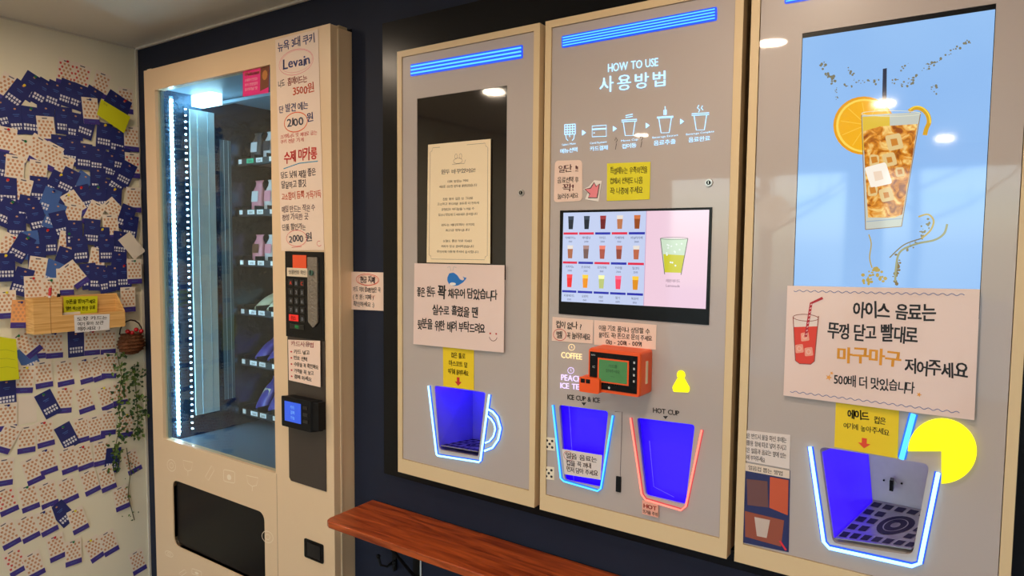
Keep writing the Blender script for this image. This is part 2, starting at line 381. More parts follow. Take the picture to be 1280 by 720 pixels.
def neon(t, pts, r, m, name='neon_tube', d=0.005):
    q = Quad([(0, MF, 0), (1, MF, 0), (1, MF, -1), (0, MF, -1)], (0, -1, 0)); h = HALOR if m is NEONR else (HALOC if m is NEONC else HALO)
    mb = MB(); qstroke(mb, q, [(p.x, -p.z) for p in (at(u, v, MF) for u, v in pts)], r * 3.4, 0.0006, h); mb.build('painted_halo', t)  # flat ribbon painted as the glow round the tube
    mb = MB(); mb.tube([at(u, v, MF) + Vector((0, -d, 0)) for u, v in pts], r * 1.0, m, 8); return mb.build(name, t)
def lock(t, u, v):
    p = at(u, v, MF); mb = MB()
    mb.cyl(p + Vector((0, 0.001, 0)), p + Vector((0, -0.004, 0)), 0.0088, M_STEEL, 24, 0.0075); mb.cyl(p + Vector((0, -0.004, 0)), p + Vector((0, -0.0055, 0)), 0.0045, M_BLACK, 16); mb.box((p.x - 0.0007, p.y - 0.0062, p.z - 0.003), (p.x + 0.0007, p.y - 0.0054, p.z + 0.003), M_STEEL)
    mb.build('lock', t)
def pod(t, front, back, Yb, inner, led=None, leds=0):
    """recess behind an opening: front polygon (px at MF), back polygon (px at Yb)"""
    fr = [Vector((a, MF + 0.002, b)) for a, b in front]; n = len(front)
    bk = [at(u, v, Yb) for u, v in back]
    # sample back polygon to n points, going round in step with the rounded front
    bk4 = []; m_ = n // 4
    for k in range(4): bk4 += [bk[k]] * m_
    mb = MB(); vs = fr + bk4; fs = [(i, (i + 1) % n, n + (i + 1) % n, n + i) for i in range(n)]; mb.add(vs, fs, inner); mb.add(bk, [(0, 1, 2, 3)], inner)
    o = mb.build('cup_bay', t)
    bm = bmesh.new(); bm.from_mesh(o.data); bmesh.ops.remove_doubles(bm, verts=bm.verts, dist=1e-6); bm.to_mesh(o.data); bm.free()
    if leds:
        a = fr[0].lerp(bk[0], 0.5); b = fr[m_].lerp(bk[1], 0.5); dn = Vector((0, 0, -0.008)); a = a.lerp(b, 0.12) + dn; b = b.lerp(a, 0.12) + dn
        mb = MB(); mb.tube([a, b], 0.004, led, 8); mb.build('bay_light', t)
    return o
def oplist(px, r=0.008): return roundpoly([xz(u, v) for u, v in px], r)

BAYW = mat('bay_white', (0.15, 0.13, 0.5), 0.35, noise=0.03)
BLUELED = glow('blue_led', (0.08, 0.01, 1.0), 60)
# ---- machine 1 (coffee)
o1 = oplist([(543, 482), (607, 490.5), (598, 571), (549, 562)])
s1 = [xz(522, 123), xz(633.8, 107), xz(632, 350), xz(520.5, 348)]
x_ = (s1[0][0] + s1[3][0]) / 2; x2_ = (s1[1][0] + s1[2][0]) / 2; s1r = rect(x_, s1[2][1], x2_, (s1[0][1] + s1[1][1]) / 2)
A = machine(0, 'leftmost of the three drink machines, with dark screen and mug-shaped blue neon', [o1], [s1r])
mb = MB(); mb.box((x_ + 0.0005, MF + 0.0015, s1r[0][1] + 0.0005), (x2_ - 0.0005, MF + 0.012, s1r[2][1] - 0.0005), M_DARKGLASS); mb.build('dark_display', A)
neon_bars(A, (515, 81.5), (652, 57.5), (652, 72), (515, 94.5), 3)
lock(A, 652, 241)
pod(A, o1, [(591, 472), (668, 482), (660, 566), (591, 552)], 1.56, BAYW, BLUELED, 1)
neon(A, [(537, 482), (547, 567), (549, 569), (600, 577), (602, 575), (613, 493)], 0.0026, NEONW)
neon(A, [(611, 511), (617, 514), (623, 521), (627, 535), (624, 549), (617, 559), (607, 563)], 0.0026, NEONW)
neon(A, [(610, 519), (615, 523), (619, 529), (620.5, 536), (618, 545), (613, 551), (608, 553)], 0.0022, NEONW)
def drip_tray(t, front_bl, front_br, back_bl, back_br, Yb):
    a, b = at(*front_bl, MF + 0.004), at(*front_br, MF + 0.004); c, d = at(*back_br, Yb), at(*back_bl, Yb)
    z = max(a.z, b.z, c.z, d.z)
    q = Quad([d + Vector((0, 0, 0.004)), c + Vector((0, 0, 0.004)), b + Vector((0, 0, 0.004)), a + Vector((0, 0, 0.004))], (0, 0, 1))
    mb = MB(); sheet(mb, q, M_STEEL, 0.002, 0); HOLE = mat('slot_dark', (0.01, 0.008, 0.03), 0.6)
    for i in range(7):
        for j in range(5):
            if 2 <= i <= 4 and 1 <= j <= 3: continue
            qpoly(mb, q, [((i + .15) / 7, (j + .2) / 5), ((i + .85) / 7, (j + .2) / 5), ((i + .85) / 7, (j + .8) / 5), ((i + .15) / 7, (j + .8) / 5)], 0.0026, HOLE)
    qpoly(mb, q, ell(0.5, 0.5, 0.19, 0.26), 0.0026, HOLE); qstroke(mb, q, ell(0.5, 0.5, 0.12, 0.17), 0.002, 0.003, M_STEEL, True); qpoly(mb, q, ell(0.5, 0.5, 0.05, 0.07), 0.003, M_STEEL)
    mb.build('drip_tray', t)
drip_tray(A, (551, 559), (597, 567), (591, 551), (655, 560), 1.555)

# ---- machine 2 (screen)
o2 = oplist([(698.6, 506), (760.3, 514), (750.6, 609), (706, 600)])
o3 = oplist([(796, 522), (868.6, 531), (857, 631), (807, 619)])
sq = [xz(701.1, 263.8), xz(891.1, 258.4), xz(886, 406.2), xz(698.4, 392.2)]
sx0, sx1 = (sq[0][0] + sq[3][0]) / 2, (sq[1][0] + sq[2][0]) / 2; sz1, sz0 = (sq[0][1] + sq[1][1]) / 2, (sq[2][1] + sq[3][1]) / 2
B = machine(1, 'middle drink machine with HOW TO USE letters, menu touchscreen and two cup bays', [o2, o3], [rect(sx0, sz0, sx1, sz1)])
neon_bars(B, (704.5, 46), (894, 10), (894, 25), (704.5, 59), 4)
lock(B, 886.5, 228.5)
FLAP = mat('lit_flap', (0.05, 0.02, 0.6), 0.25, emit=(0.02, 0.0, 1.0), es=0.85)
def flapbay(front, bpx, lines):
    pod(B, front, bpx, 1.44, BAYW)
    q = qpx(bpx, 1.437); mb = MB(); sheet(mb, q, FLAP, 0.002, 0); 
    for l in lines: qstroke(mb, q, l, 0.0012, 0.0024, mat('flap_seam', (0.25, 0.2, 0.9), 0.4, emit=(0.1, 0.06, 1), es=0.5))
    mb.build('bay_flap', B)
flapbay(o2, [(702, 503), (766, 511), (759, 610), (708, 601)], [[(0.16, 0.02), (0.2, 0.98)]])
flapbay(o3, [(800, 519), (875, 528), (866, 634), (810, 620)], [[(0.14, 0.3), (0.16, 0.86), (0.6, 0.93)]])
neon(B, [(692, 506), (702, 597), (706, 601), (748, 613), (752, 610), (767, 519)], 0.0021, NEONC)
neon(B, [(789, 522), (803, 617), (808, 624), (852, 637), (858, 632), (878, 537)], 0.0021, NEONR)
# service door seam and slot
mb = MB(); q = qpx([(690, 500), (778, 512), (774, 640), (686, 610)], MF); qstroke(mb, q, [(0.9, 0.03), (1, 0.02), (1, 0.7)], 0.0012, 0.0006, ink(90, 70, 80)); mb.build('service_door_seam', B)
p = at(773.5, 605, MF); mb = MB(); mb.box((p.x - 0.006, MF - 0.004, p.z - 0.018), (p.x + 0.006, MF + 0.001, p.z + 0.018), M_BLACKM); mb.build('handle_slot', B, 0.001)

def textquad(l, r, hpx):     # baseline ends in px, height in px
    return [(l[0], l[1] - hpx), (r[0], r[1] - hpx * 0.97), r, l]
def panel_text(t, s, l, r, hpx, m, name='lettering', bold=0.0, d=0.002, jit=0, gap=0.06):
    q = qpx(textquad(l, r, hpx), MF); mb = MB(); qtext(mb, q, s, 0, 1, 1, m, width=1, bold=bold, d=d, jit=jit, gap=gap); return mb.build(name, t)
panel_text(B, 'HOW TO USE', (760.5, 90.5), (823, 82.5), 12, LET, bold=0.006)
panel_text(B, '사용방법', (750, 114.5), (832, 106), 17.5, LET, bold=0.008, gap=0.24)
for s, l, r, h in (('메뉴선택', (701, 191), (722, 188.5), 6), ('카드결제', (738, 188), (760, 186), 6), ('컵이동', (778, 185), (796, 183), 6), ('음료추출', (817.5, 181), (845, 178.5), 6.5), ('음료완료', (861, 177), (888, 174.5), 6.5)):
    panel_text(B, s, (l[0], l[1] + .7), (r[0], r[1] + .7), h * .86, LET, bold=0.004)
for s, l, r in (('Select Menu', (703, 183), (720, 181)), ('Card Payment', (738, 181), (759, 179)), ('Move Cup', (777, 178), (798, 176)), ('Beverage Extract', (816, 174), (848, 170.5)), ('Beverage Complete', (858, 170), (893, 166))):
    panel_text(B, s, (l[0], l[1] - .6), (r[0], r[1] - .6), 2.8, LET)
def icon(cx, cy, s, strokes, name, fills=()):
    q = qpx([(cx - s, cy - s * 0.93), (cx + s, cy - s * 1.07), (cx + s, cy + s * 0.97), (cx - s, cy + s * 1.03)], MF); mb = MB()
    for st, cl in strokes: qstroke(mb, q, st, 0.0016, 0.002, LET, cl)
    for fl in fills: qpoly(mb, q, fl, 0.002, LET)
    mb.build(name, B)
cup = [([(0.25, 0.32), (0.34, 0.92), (0.66, 0.92), (0.75, 0.32)], False), ([(0.18, 0.26), (0.82, 0.26), (0.82, 0.33), (0.18, 0.33)], True)]
grid = [([(0.2 + 0.15 * i, 0.02), (0.2 + 0.15 * i, 0.6)], False) for i in range(5)] + [([(0.2, 0.03 + 0.14 * j), (0.8, 0.03 + 0.14 * j)], False) for j in range(5)]
icon(713, 166, 11, grid + [([(0.25, 0.6), (0.3, 0.85), (0.4, 0.95)], False), ([(0.75, 0.6), (0.72, 0.85), (0.62, 0.95)], False), ([(0.45, 0.55), (0.5, 0.75)], False)], 'menu_icon')
icon(749.5, 163.5, 10.5, [([(0.08, 0.2), (0.92, 0.2), (0.92, 0.85), (0.08, 0.85)], True), ([(0.08, 0.38), (0.92, 0.38)], False), ([(0.15, 0.62), (0.25, 0.62)], False), ([(0.08, 0.42), (0.92, 0.42)], False)], 'card_icon')
icon(787, 157, 15, cup + [([(0.35, 0.08), (0.65, 0.04)], False), ([(0.35, 0.16), (0.65, 0.13)], False)], 'cup_icon')
icon(832, 151, 18, [([(0.28, 0.4), (0.36, 0.92), (0.64, 0.92), (0.72, 0.4)], False), ([(0.22, 0.36), (0.78, 0.36), (0.78, 0.4), (0.22, 0.4)], True), ([(0.5, 0.0), (0.5, 0.3)], False), ([(0.46, 0.12), (0.46, 0.3)], False), ([(0.54, 0.12), (0.54, 0.3)], False)], 'pour_icon')
icon(876, 147.5, 18, [([(0.28, 0.4), (0.36, 0.92), (0.64, 0.92), (0.72, 0.4)], False), ([(0.2, 0.34), (0.8, 0.34), (0.8, 0.4), (0.2, 0.4)], True), ([(0.45, 0.05), (0.4, 0.15), (0.48, 0.22), (0.44, 0.3)], False), ([(0.58, 0.08), (0.53, 0.16), (0.6, 0.24)], False)], 'steam_icon')
for cx, cy in ((730.5, 166), (769, 161), (810, 157), (853, 152)): icon(cx, cy, 4, [], 'arrow_icon', [[(0.2, 0.05), (0.8, 0.5), (0.2, 0.95)]])
# hand-drawn marks by the third step
q = qpx([(768, 170), (804, 167), (804, 186), (768, 189)], MF); mb = MB()
for sx in (0.02, 0.9): qstroke(mb, q, [(sx, 0.3), (sx + 0.04, 0.1), (sx + 0.09, 0.3), (sx + 0.04, 0.45)], 0.0012, 0.0008, K); qstroke(mb, q, [(sx + 0.06, 0.5), (sx + 0.02, 0.9)], 0.0012, 0.0008, K)
mb.build('pen_marks', B)
LETY = glow('letters_yellow', (1.0, 0.72, 0.35), 1.5); LETV = glow('letters_violet', (0.75, 0.6, 1.0), 1.6)
panel_text(B, 'COFFEE', (702, 447), (728, 449.5), 8.5, LETY, bold=0.012)
panel_text(B, 'PEACH', (702, 475), (728, 477.5), 8.5, LETV, bold=0.012); panel_text(B, 'ICE TEA', (701, 485), (731, 487.5), 8, LETV, bold=0.012)
for cx, cy, m in ((715, 434, LETY), (714, 463, LETV)):
    q = qpx([(cx - 5, cy - 5), (cx + 5, cy - 5), (cx + 5, cy + 5), (cx - 5, cy + 5)], MF); mb = MB(); qstroke(mb, q, ell(.5, .5, .38, .38, 16), 0.0012, 0.002, m, True); qstroke(mb, q, [(0.5, 0.3), (0.5, 0.55), (0.62, 0.6)], 0.001, 0.002, m); mb.build('button_ring', B)
panel_text(B, 'ICE CUP & ICE', (709.5, 499), (750, 503.5), 7, K, bold=0.02, d=0.0006)
panel_text(B, 'HOT CUP', (816.5, 515.5), (849, 519.5), 7, K, bold=0.02, d=0.0006)
for cx, cy in ((730, 505), (832, 522)):
    q = qpx([(cx - 3.2, cy - 2), (cx + 3.2, cy - 2), (cx + 3.2, cy + 2), (cx - 3.2, cy + 2)], MF); mb = MB(); qpoly(mb, q, [(0, 0), (1, 0), (0.5, 1)], 0.0006, K); mb.build('down_mark', B)
q = qpx([(840, 461), (864, 462), (864, 491), (840, 490)], MF); mb = MB(); qpoly(mb, q, ell(0.5, 0.24, 0.22, 0.2), 0.003, YEL); qpoly(mb, q, roundpoly([(0.33, 0.36), (0.67, 0.36), (0.96, 0.78), (0.9, 0.98), (0.1, 0.98), (0.04, 0.78)], 0.06), 0.0032, YEL); mb.build('yellow_lamp', B)

# menu touchscreen
mb = MB(); mb.box((sx0, MF - 0.002, sz0), (sx1, MF + 0.012, sz1), M_BLACK); scr = mb.build('touchscreen', B)
q = qpx([(704.4, 266), (886.7, 262.2), (882.2, 386.2), (701.8, 376.7)], MF - 0.002)
mb = MB(); qpoly(mb, q, [(0, 0), (0.6, 0), (0.6, 1), (0, 1)], 0.0004, lit(196, 208, 240)); qpoly(mb, q, [(0.6, 0), (1, 0), (1, 1), (0.6, 1)], 0.0004, lit(240, 205, 222)); qstroke(mb, q, [(0.602, 0), (0.602, 1)], 0.0012, 0.0006, lit(200, 150, 190))
cols = [[(25, 35, 50), (22, 32, 46), (110, 20, 25), (190, 120, 80), (150, 75, 35)], [(175, 105, 75), (120, 90, 85), (175, 85, 70), (150, 75, 60), (190, 105, 75)], [(245, 40, 45), (245, 150, 30), (190, 200, 120), (250, 70, 100), (225, 145, 35)]]
bars = ['RRBRB', 'RBRBR', 'BBBBB']
names = [['아메리카노', '헤이즐넛', '아이스', '카페라떼', '바닐라라떼'], ['카푸치노', '초코라떼', '모카라떼', '카라멜', '밀크티'], ['자몽에이드', '오렌지', '레몬', '딸기', '복숭아']]
for r in range(3):
    for c in range(5):
        cx = 0.06 + c * 0.12; y0 = 0.03 + r * 0.325; w = 0.022
        col = cols[r][c]; hi = tuple(min(255, int(v * 1.25 + 25)) for v in col)
        qpoly(mb, q, [(cx - w, y0 + 0.01), (cx + w, y0 + 0.01), (cx + w * 0.72, y0 + 0.155), (cx - w * 0.72, y0 + 0.155)], 0.0007, lit(*col))
        top = (235, 225, 215) if (r, c) in ((0, 3), (1, 0), (1, 4)) else hi
        qpoly(mb, q, [(cx - w, y0 + 0.01), (cx + w, y0 + 0.01), (cx + w * 0.9, y0 + 0.05), (cx - w * 0.9, y0 + 0.05)], 0.0009, lit(*top))
        bc = (225, 40, 75) if bars[r][c] == 'R' else (35, 45, 170)
        qpoly(mb, q, [(cx - 0.055, y0 + 0.19), (cx + 0.055, y0 + 0.19), (cx + 0.055, y0 + 0.215), (cx - 0.055, y0 + 0.215)], 0.0007, lit(*bc))
        qtext(mb, q, names[r][c], cx, y0 + 0.262, 0.026, lit(60, 70, 110), align='C', d=0.0007)
        qtext(mb, q, str(1500 + 500 * ((r + c) % 3)), cx, y0 + 0.302, 0.022, lit(60, 70, 110), align='C', d=0.0007)
qpoly(mb, q, [(0.70, 0.285), (0.875, 0.29), (0.84, 0.64), (0.735, 0.64)], 0.0007, lit(205, 225, 200)); qpoly(mb, q, [(0.722, 0.45), (0.86, 0.46), (0.84, 0.64), (0.735, 0.64)], 0.0009, lit(205, 200, 40))
qstroke(mb, q, [(0.70, 0.285), (0.735, 0.66)], 0.0016, 0.0011, lit(90, 100, 90)); qstroke(mb, q, [(0.875, 0.29), (0.84, 0.66)], 0.0016, 0.0011, lit(90, 100, 90)); qstroke(mb, q, ell(0.788, 0.287, 0.088, 0.012), 0.001, 0.0011, lit(120, 130, 120), True)
for k in range(14):
    rx, ry = 0.74 + 0.1 * random.random(), 0.33 + 0.25 * random.random(); qpoly(mb, q, ell(rx, ry, 0.006, 0.01, 8), 0.0012, lit(235, 245, 235))
qtext(mb, q, '레몬에이드', 0.79, 0.74, 0.03, lit(120, 90, 110), align='C', d=0.0007); qtext(mb, q, 'Lemonade', 0.79, 0.79, 0.03, lit(120, 90, 110), align='C', d=0.0007)
o = mb.build('menu_display', scr)

# ---- machine 3 (ade)
o4 = oplist([(1024, 558), (1162, 580), (1140.5, 694), (1041, 679)], 0.012)
dq = [xz(1002.7, 43.3), xz(1243.3, 2.7), xz(1226, 400), xz(990, 400)]
dx0, dx1 = (dq[0][0] + dq[3][0]) / 2, (dq[1][0] + dq[2][0]) / 2; dz1 = (dq[0][1] + dq[1][1]) / 2; dz0 = xz(1100, 392)[1]
D = machine(2, 'rightmost drink machine with tall iced-tea screen and large open cup bay', [o4], [rect(dx0, dz0, dx1, dz1)])
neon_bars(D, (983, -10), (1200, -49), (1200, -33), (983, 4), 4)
mb = MB(); mb.box((dx0 + 0.0005, MF + 0.0012, dz0 + 0.0005), (dx1 - 0.0005, MF + 0.014, dz1 - 0.0005), M_BLACK); dsp = mb.build('advert_display', D)
q = Quad([(dx0 + 0.001, MF + 0.001, dz1 - 0.009), (dx1 - 0.001, MF + 0.001, dz1 - 0.009), (dx1 - 0.001, MF + 0.001, dz0), (dx0 + 0.001, MF + 0.001, dz0)], (0, -1, 0))
q0 = q
BLUEBG = bpy.data.materials.new('advert_background'); BLUEBG.use_nodes = True; t_ = BLUEBG.node_tree; b_ = t_.nodes['Principled BSDF']; b_.inputs['Base Color'].default_value = (0.01, 0.01, 0.01, 1); b_.inputs['Roughness'].default_value = 0.05
n_ = t_.nodes.new('ShaderNodeTexNoise'); n_.inputs['Scale'].default_value = 4; tc_ = t_.nodes.new('ShaderNodeTexCoord'); t_.links.new(tc_.outputs['Object'], n_.inputs['Vector'])
mx_ = t_.nodes.new('ShaderNodeMix'); mx_.data_type = 'RGBA'; mx_.inputs[6].default_value = (*srgb(132, 178, 236), 1); mx_.inputs[7].default_value = (*srgb(158, 200, 246), 1); t_.links.new(n_.outputs[0], mx_.inputs[0]); t_.links.new(mx_.outputs[2], b_.inputs['Emission Color']); b_.inputs['Emission Strength'].default_value = 1.0
mb = MB(); qpoly(mb, q, [(0, 0), (1, 0), (1, 1), (0, 1)], 0.0002, BLUEBG)
def S(u, v):     # px on the display -> (s, t)
    p = at(u, v, MF); return ((p.x - q0.c[0].x) / q0.w, (q0.c[0].z - p.z) / q0.h)
def SP(L): return [S(u, v) for u, v in L]
def sell(u, v, ru, rv, n=32, a0=0, a1=360): return SP([(u + ru * math.cos(math.radians(a0 + (a1 - a0) * k / n)), v + rv * math.sin(math.radians(a0 + (a1 - a0) * k / n))) for k in range(n + (0 if a1 - a0 == 360 else 1))])
# straw, orange slice, peel
qpoly(mb, q, SP([(1103.5, 86), (1108.5, 85), (1108, 132), (1102.5, 132)]), 0.0004, lit(45, 50, 70))
qpoly(mb, q, sell(1080, 157, 38.5, 36.5), 0.0005, lit(232, 158, 10)); qpoly(mb, q, sell(1080.5, 157, 35.5, 33.5), 0.0006, lit(250, 215, 90)); qpoly(mb, q, sell(1081, 157, 33, 31), 0.0007, lit(244, 176, 20))
for k in range(10):
    a = math.radians(36 * k + 12); qstroke(mb, q, SP([(1083, 156), (1081 + 31 * math.cos(a), 157 + 29 * math.sin(a))]), 0.0012, 0.0008, lit(250, 200, 70))
def smooth0(L):
    for _ in range(3): L = [L[0]] + [tuple(Vector(a) * w + Vector(b) * (1 - w)) for a, b in zip(L, L[1:]) for w in (.75, .25)] + [L[-1]]
    return L
qstroke(mb, q, SP(smooth0([(1136, 139), (1144, 134), (1153, 136), (1160, 143), (1162, 153), (1158, 160), (1156, 169)])), 0.007, 0.0006, lit(214, 160, 20)); qstroke(mb, q, SP(smooth0([(1137, 137), (1145, 132), (1155, 135), (1162, 144), (1163, 154)])), 0.002, 0.0008, lit(250, 215, 60))
# glass and tea
TEA = bpy.data.materials.new('advert_tea'); TEA.use_nodes = True; t_ = TEA.node_tree; b_ = t_.nodes['Principled BSDF']; b_.inputs['Base Color'].default_value = (0.01, 0.01, 0.01, 1); b_.inputs['Roughness'].default_value = 0.05
v_ = t_.nodes.new('ShaderNodeTexNoise'); v_.inputs['Scale'].default_value = 55; v_.inputs['Detail'].default_value = 3; v_.inputs['Distortion'].default_value = 1.2; tc_ = t_.nodes.new('ShaderNodeTexCoord'); t_.links.new(tc_.outputs['Object'], v_.inputs['Vector'])
rp = t_.nodes.new('ShaderNodeValToRGB'); rp.color_ramp.elements[0].position = 0.34; rp.color_ramp.elements[0].color = (*srgb(150, 75, 10), 1); rp.color_ramp.elements[1].position = 0.66; rp.color_ramp.elements[1].color = (*srgb(250, 215, 130), 1); e = rp.color_ramp.elements.new(0.5); e.color = (*srgb(222, 140, 35), 1)
t_.links.new(v_.outputs[0], rp.inputs[0]); t_.links.new(rp.outputs[0], b_.inputs['Emission Color']); b_.inputs['Emission Strength'].default_value = 1.0
glassp = [(1077, 144), (1151, 140), (1141, 200), (1127, 283), (1082, 287), (1080, 205)]
qpoly(mb, q, SP(glassp), 0.0009, lit(196, 200, 190)); qpoly(mb, q, SP([(1078, 146), (1112, 144), (1113, 182), (1079, 188)]), 0.0010, lit(226, 190, 60))
qpoly(mb, q, SP([(1079, 164), (1100, 158), (1147, 155), (1140, 200), (1128, 268), (1118, 272), (1085, 272), (1081, 205)]), 0.0012, TEA)
for (u, v, r) in ((1093, 200, 9), (1098, 220, 13), (1118, 178, 10), (1112, 200, 8), (1091, 238, 9), (1108, 244, 8), (1125, 215, 7)):
    ja = r * .35 * math.sin(u * 3.1); qpoly(mb, q, roundpoly(SP([(u - r + ja, v - r * .8), (u + r * .7, v - r + ja), (u + r - ja, v + r * .7), (u - r * .7, v + r - ja * .5)]), 0.012), 0.0014 + r * 1e-5, lit(238, 205, 140, 0.9) if r != 13 else lit(250, 240, 225)); qpoly(mb, q, SP([(u - r * .5, v - r * .4), (u + r * .3, v - r * .5), (u + r * .5, v + r * .3), (u - r * .3, v + r * .5)]), 0.0017 + r * 1e-5, lit(205, 130, 45) if r != 13 else lit(240, 215, 190))
for a, b in (((1077, 144), (1082, 287)), ((1151, 140), (1127, 283)), ((1082, 287), (1127, 283))): qstroke(mb, q, SP([a, b]), 0.0013, 0.0019, lit(150, 120, 80))
qstroke(mb, q, sell(1114, 142, 37, 3.5), 0.001, 0.0019, lit(225, 225, 200), True); qstroke(mb, q, SP([(1083, 277), (1128, 273)]), 0.0015, 0.0019, lit(150, 170, 190))
# splashes
rnd = random.Random(3); SPL = lit(125, 120, 95); SPG = lit(185, 160, 80)
def splash(L, w, n, m, sprd):
    for k in range(n):
        f = rnd.random() * (len(L) - 1); i = int(f); a = Vector(L[i]).lerp(Vector(L[i + 1]), f - i) + Vector((rnd.gauss(0, sprd), rnd.gauss(0, sprd))); r = w * (0.5 + rnd.random()); qpoly(mb, q, sell(a.x, a.y, r, r * (0.5 + rnd.random() * 0.8), 7), 0.0005 + 0.00001 * k, m)
splash([(1025, 81), (1036, 93), (1043, 104)], 1.4, 26, SPL, 2.0); splash([(1045, 108), (1046, 126)], 0.9, 10, SPL, 1); splash([(1060, 85), (1072, 101), (1098, 103)], 1.1, 24, SPL, 1.5); splash([(1055, 106), (1064, 108)], 1, 8, SPL, 1.5)
splash([(1115, 103), (1135, 106), (1152, 88), (1172, 77), (1200, 57), (1215, 52)], 1.2, 60, SPL, 2.0); splash([(1127, 88), (1132, 80)], 0.9, 8, SPL, 2); splash([(1168, 108), (1170, 115)], 1.3, 9, SPL, 2)
def smooth(L):
    out = []; n = len(L)
    for i in range(n - 1):
        p0, p1, p2, p3 = [Vector(L[max(0, min(n - 1, i + k))]) for k in (-1, 0, 1, 2)]
        for j in range(8): t = j / 8; out.append(tuple(0.5 * (2 * p1 + (p2 - p0) * t + (2 * p0 - 5 * p1 + 4 * p2 - p3) * t * t + (3 * p1 - p0 - 3 * p2 + p3) * t ** 3)))
    return out + [tuple(L[-1])]
def stream(L, w, m): L = smooth(L); qstroke(mb, q, SP(L), w, 0.0007, m)
stream([(1086, 293), (1089, 305), (1087, 322), (1090, 335)], 0.002, SPG); stream([(1148, 271), (1160, 268), (1167, 276), (1163, 288), (1152, 298)], 0.003, SPG); stream([(1184, 280), (1180, 292), (1168, 300), (1145, 305), (1125, 315), (1120, 335), (1119, 352)], 0.0035, lit(150, 150, 110)); stream([(1152, 298), (1130, 306), (1112, 322)], 0.002, lit(120, 105, 60))
splash([(1083, 350), (1092, 338), (1105, 352)], 1.8, 30, SPG, 3.5); splash([(1122, 318), (1120, 340), (1118, 352)], 2.0, 16, lit(120, 95, 40), 1.8); splash([(1160, 272), (1150, 300), (1125, 315)], 1.2, 25, lit(130, 120, 80), 2)
mb.build('advert_picture', dsp)
# cup bay
BAYG = mat('bay_steel', srgb(200, 190, 186), 0.4, metal=0.3, noise=0.06, nscale=90)
pod(D, o4, [(1082, 535), (1215, 560), (1205, 655), (1090, 631)], 1.58, BAYG)
bkq = qpx([(1082, 535), (1215, 560), (1205, 655), (1090, 631)], 1.58)
# blue-lit left lining
a, b = at(1024, 558, MF + 0.004), at(1041, 679, MF + 0.004); c, d = bkq.P(0, 1), bkq.P(0, 0)
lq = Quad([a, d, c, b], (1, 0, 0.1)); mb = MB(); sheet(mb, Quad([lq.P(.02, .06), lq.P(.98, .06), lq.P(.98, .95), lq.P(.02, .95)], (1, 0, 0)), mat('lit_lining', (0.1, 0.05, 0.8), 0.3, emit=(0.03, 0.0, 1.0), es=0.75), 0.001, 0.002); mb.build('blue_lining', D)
mb = MB(); mb.tube([bkq.P(0.1, 0.03, 0.02), bkq.P(0.9, 0.03, 0.02)], 0.003, glow('bay_white_led', (0.75, 0.55, 1.0), 6), 8); mb.build('bay_light', D)
drip_tray(D, (1044, 676), (1139, 690), (1092, 629), (1203, 652), 1.575)
# nozzle on the back
p = at(1116, 602, 1.575); mb = MB(); mb.cyl(p, p + Vector((0, -0.012, 0)), 0.007, M_STEEL, 16); mb.box((p.x - 0.0035, p.y - 0.03, p.z - 0.011), (p.x + 0.0035, p.y - 0.01, p.z + 0.011), M_BLACK)
for s_ in (-1, 1): mb.cyl(p + Vector((s_ * 0.016, 0, 0)), p + Vector((s_ * 0.016, -0.003, 0)), 0.002, M_BLACK, 10)
mb.build('nozzle', D)
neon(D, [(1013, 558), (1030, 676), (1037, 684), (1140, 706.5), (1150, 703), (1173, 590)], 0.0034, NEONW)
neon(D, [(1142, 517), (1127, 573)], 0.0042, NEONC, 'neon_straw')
q = qpx([(1135, 520), (1221, 520), (1221, 606), (1135, 606)], MF); mb = MB(); pts = [(0.5, 0.5)] + ell(0.5, 0.5, 0.5, 0.47, 36, -180, 90); mb2 = []
mb.loft([[q.P(a, b, 0.001) for a, b in pts], [q.P(a, b, 0.006) for a, b in pts]], YEL); mb.solid = True; mb.build('neon_slice', D)

# ================================================================== PAYMENT TERMINAL on machine 2
OR = mat('orange_plastic', srgb(240, 85, 15), 0.4, noise=0.03)
YT = 1.335; T0 = at(735, 434, MF); tx0 = at(735, 460, YT).x; tx1 = at(800, 470, YT).x; tz1 = at(768, 438, YT).z; tz0 = at(768, 493, YT).z
t = thing('card_terminal', 'orange payment terminal with green screen fixed under the menu touchscreen', 'payment terminal', ((tx0 + tx1) / 2, MF, tz0))
mb = MB(); P_ = roundrect(tx0, tz0, tx1, tz1, 0.006); mb.loft([[(x, MF - 0.0007, z) for x, z in P_], [(x, YT + 0.006, z) for x, z in P_], [(x * 0.98 + 0.02 * (tx0 + tx1) / 2, YT, z * 0.98 + 0.02 * (tz0 + tz1) / 2) for x, z in P_]], OR); mb.solid = True
mb.build('housing', t)
fq = Quad([(tx0, YT, tz1), (tx1, YT, tz1), (tx1, YT, tz0), (tx0, YT, tz0)], (0, -1, 0))
mb = MB(); sheet(mb, Quad([fq.P(0.04, 0.08), fq.P(0.95, 0.08), fq.P(0.95, 0.92), fq.P(0.04, 0.92)], (0, -1, 0)), M_BLACK, 0.0015, 0); LG = ink(190, 190, 190)
for k, s in enumerate(('OK', '')): qtext(mb, fq, 'TOUCH PAY', 0.45, 0.80, 0.05, LG, align='C', d=0.002)
qpoly(mb, fq, ell(0.43, 0.86, 0.02, 0.03, 12), 0.002, LG)
for k in range(4): qpoly(mb, fq, [(0.88, 0.2 + 0.14 * k), (0.91, 0.2 + 0.14 * k), (0.91, 0.25 + 0.14 * k), (0.88, 0.25 + 0.14 * k)], 0.002, LG)
qtext(mb, fq, 'INFO', 0.07, 0.17, 0.04, LG, d=0.002); qtext(mb, fq, 'IC', 0.1, 0.45, 0.06, LG, d=0.002)
mb.build('face_plate', t)
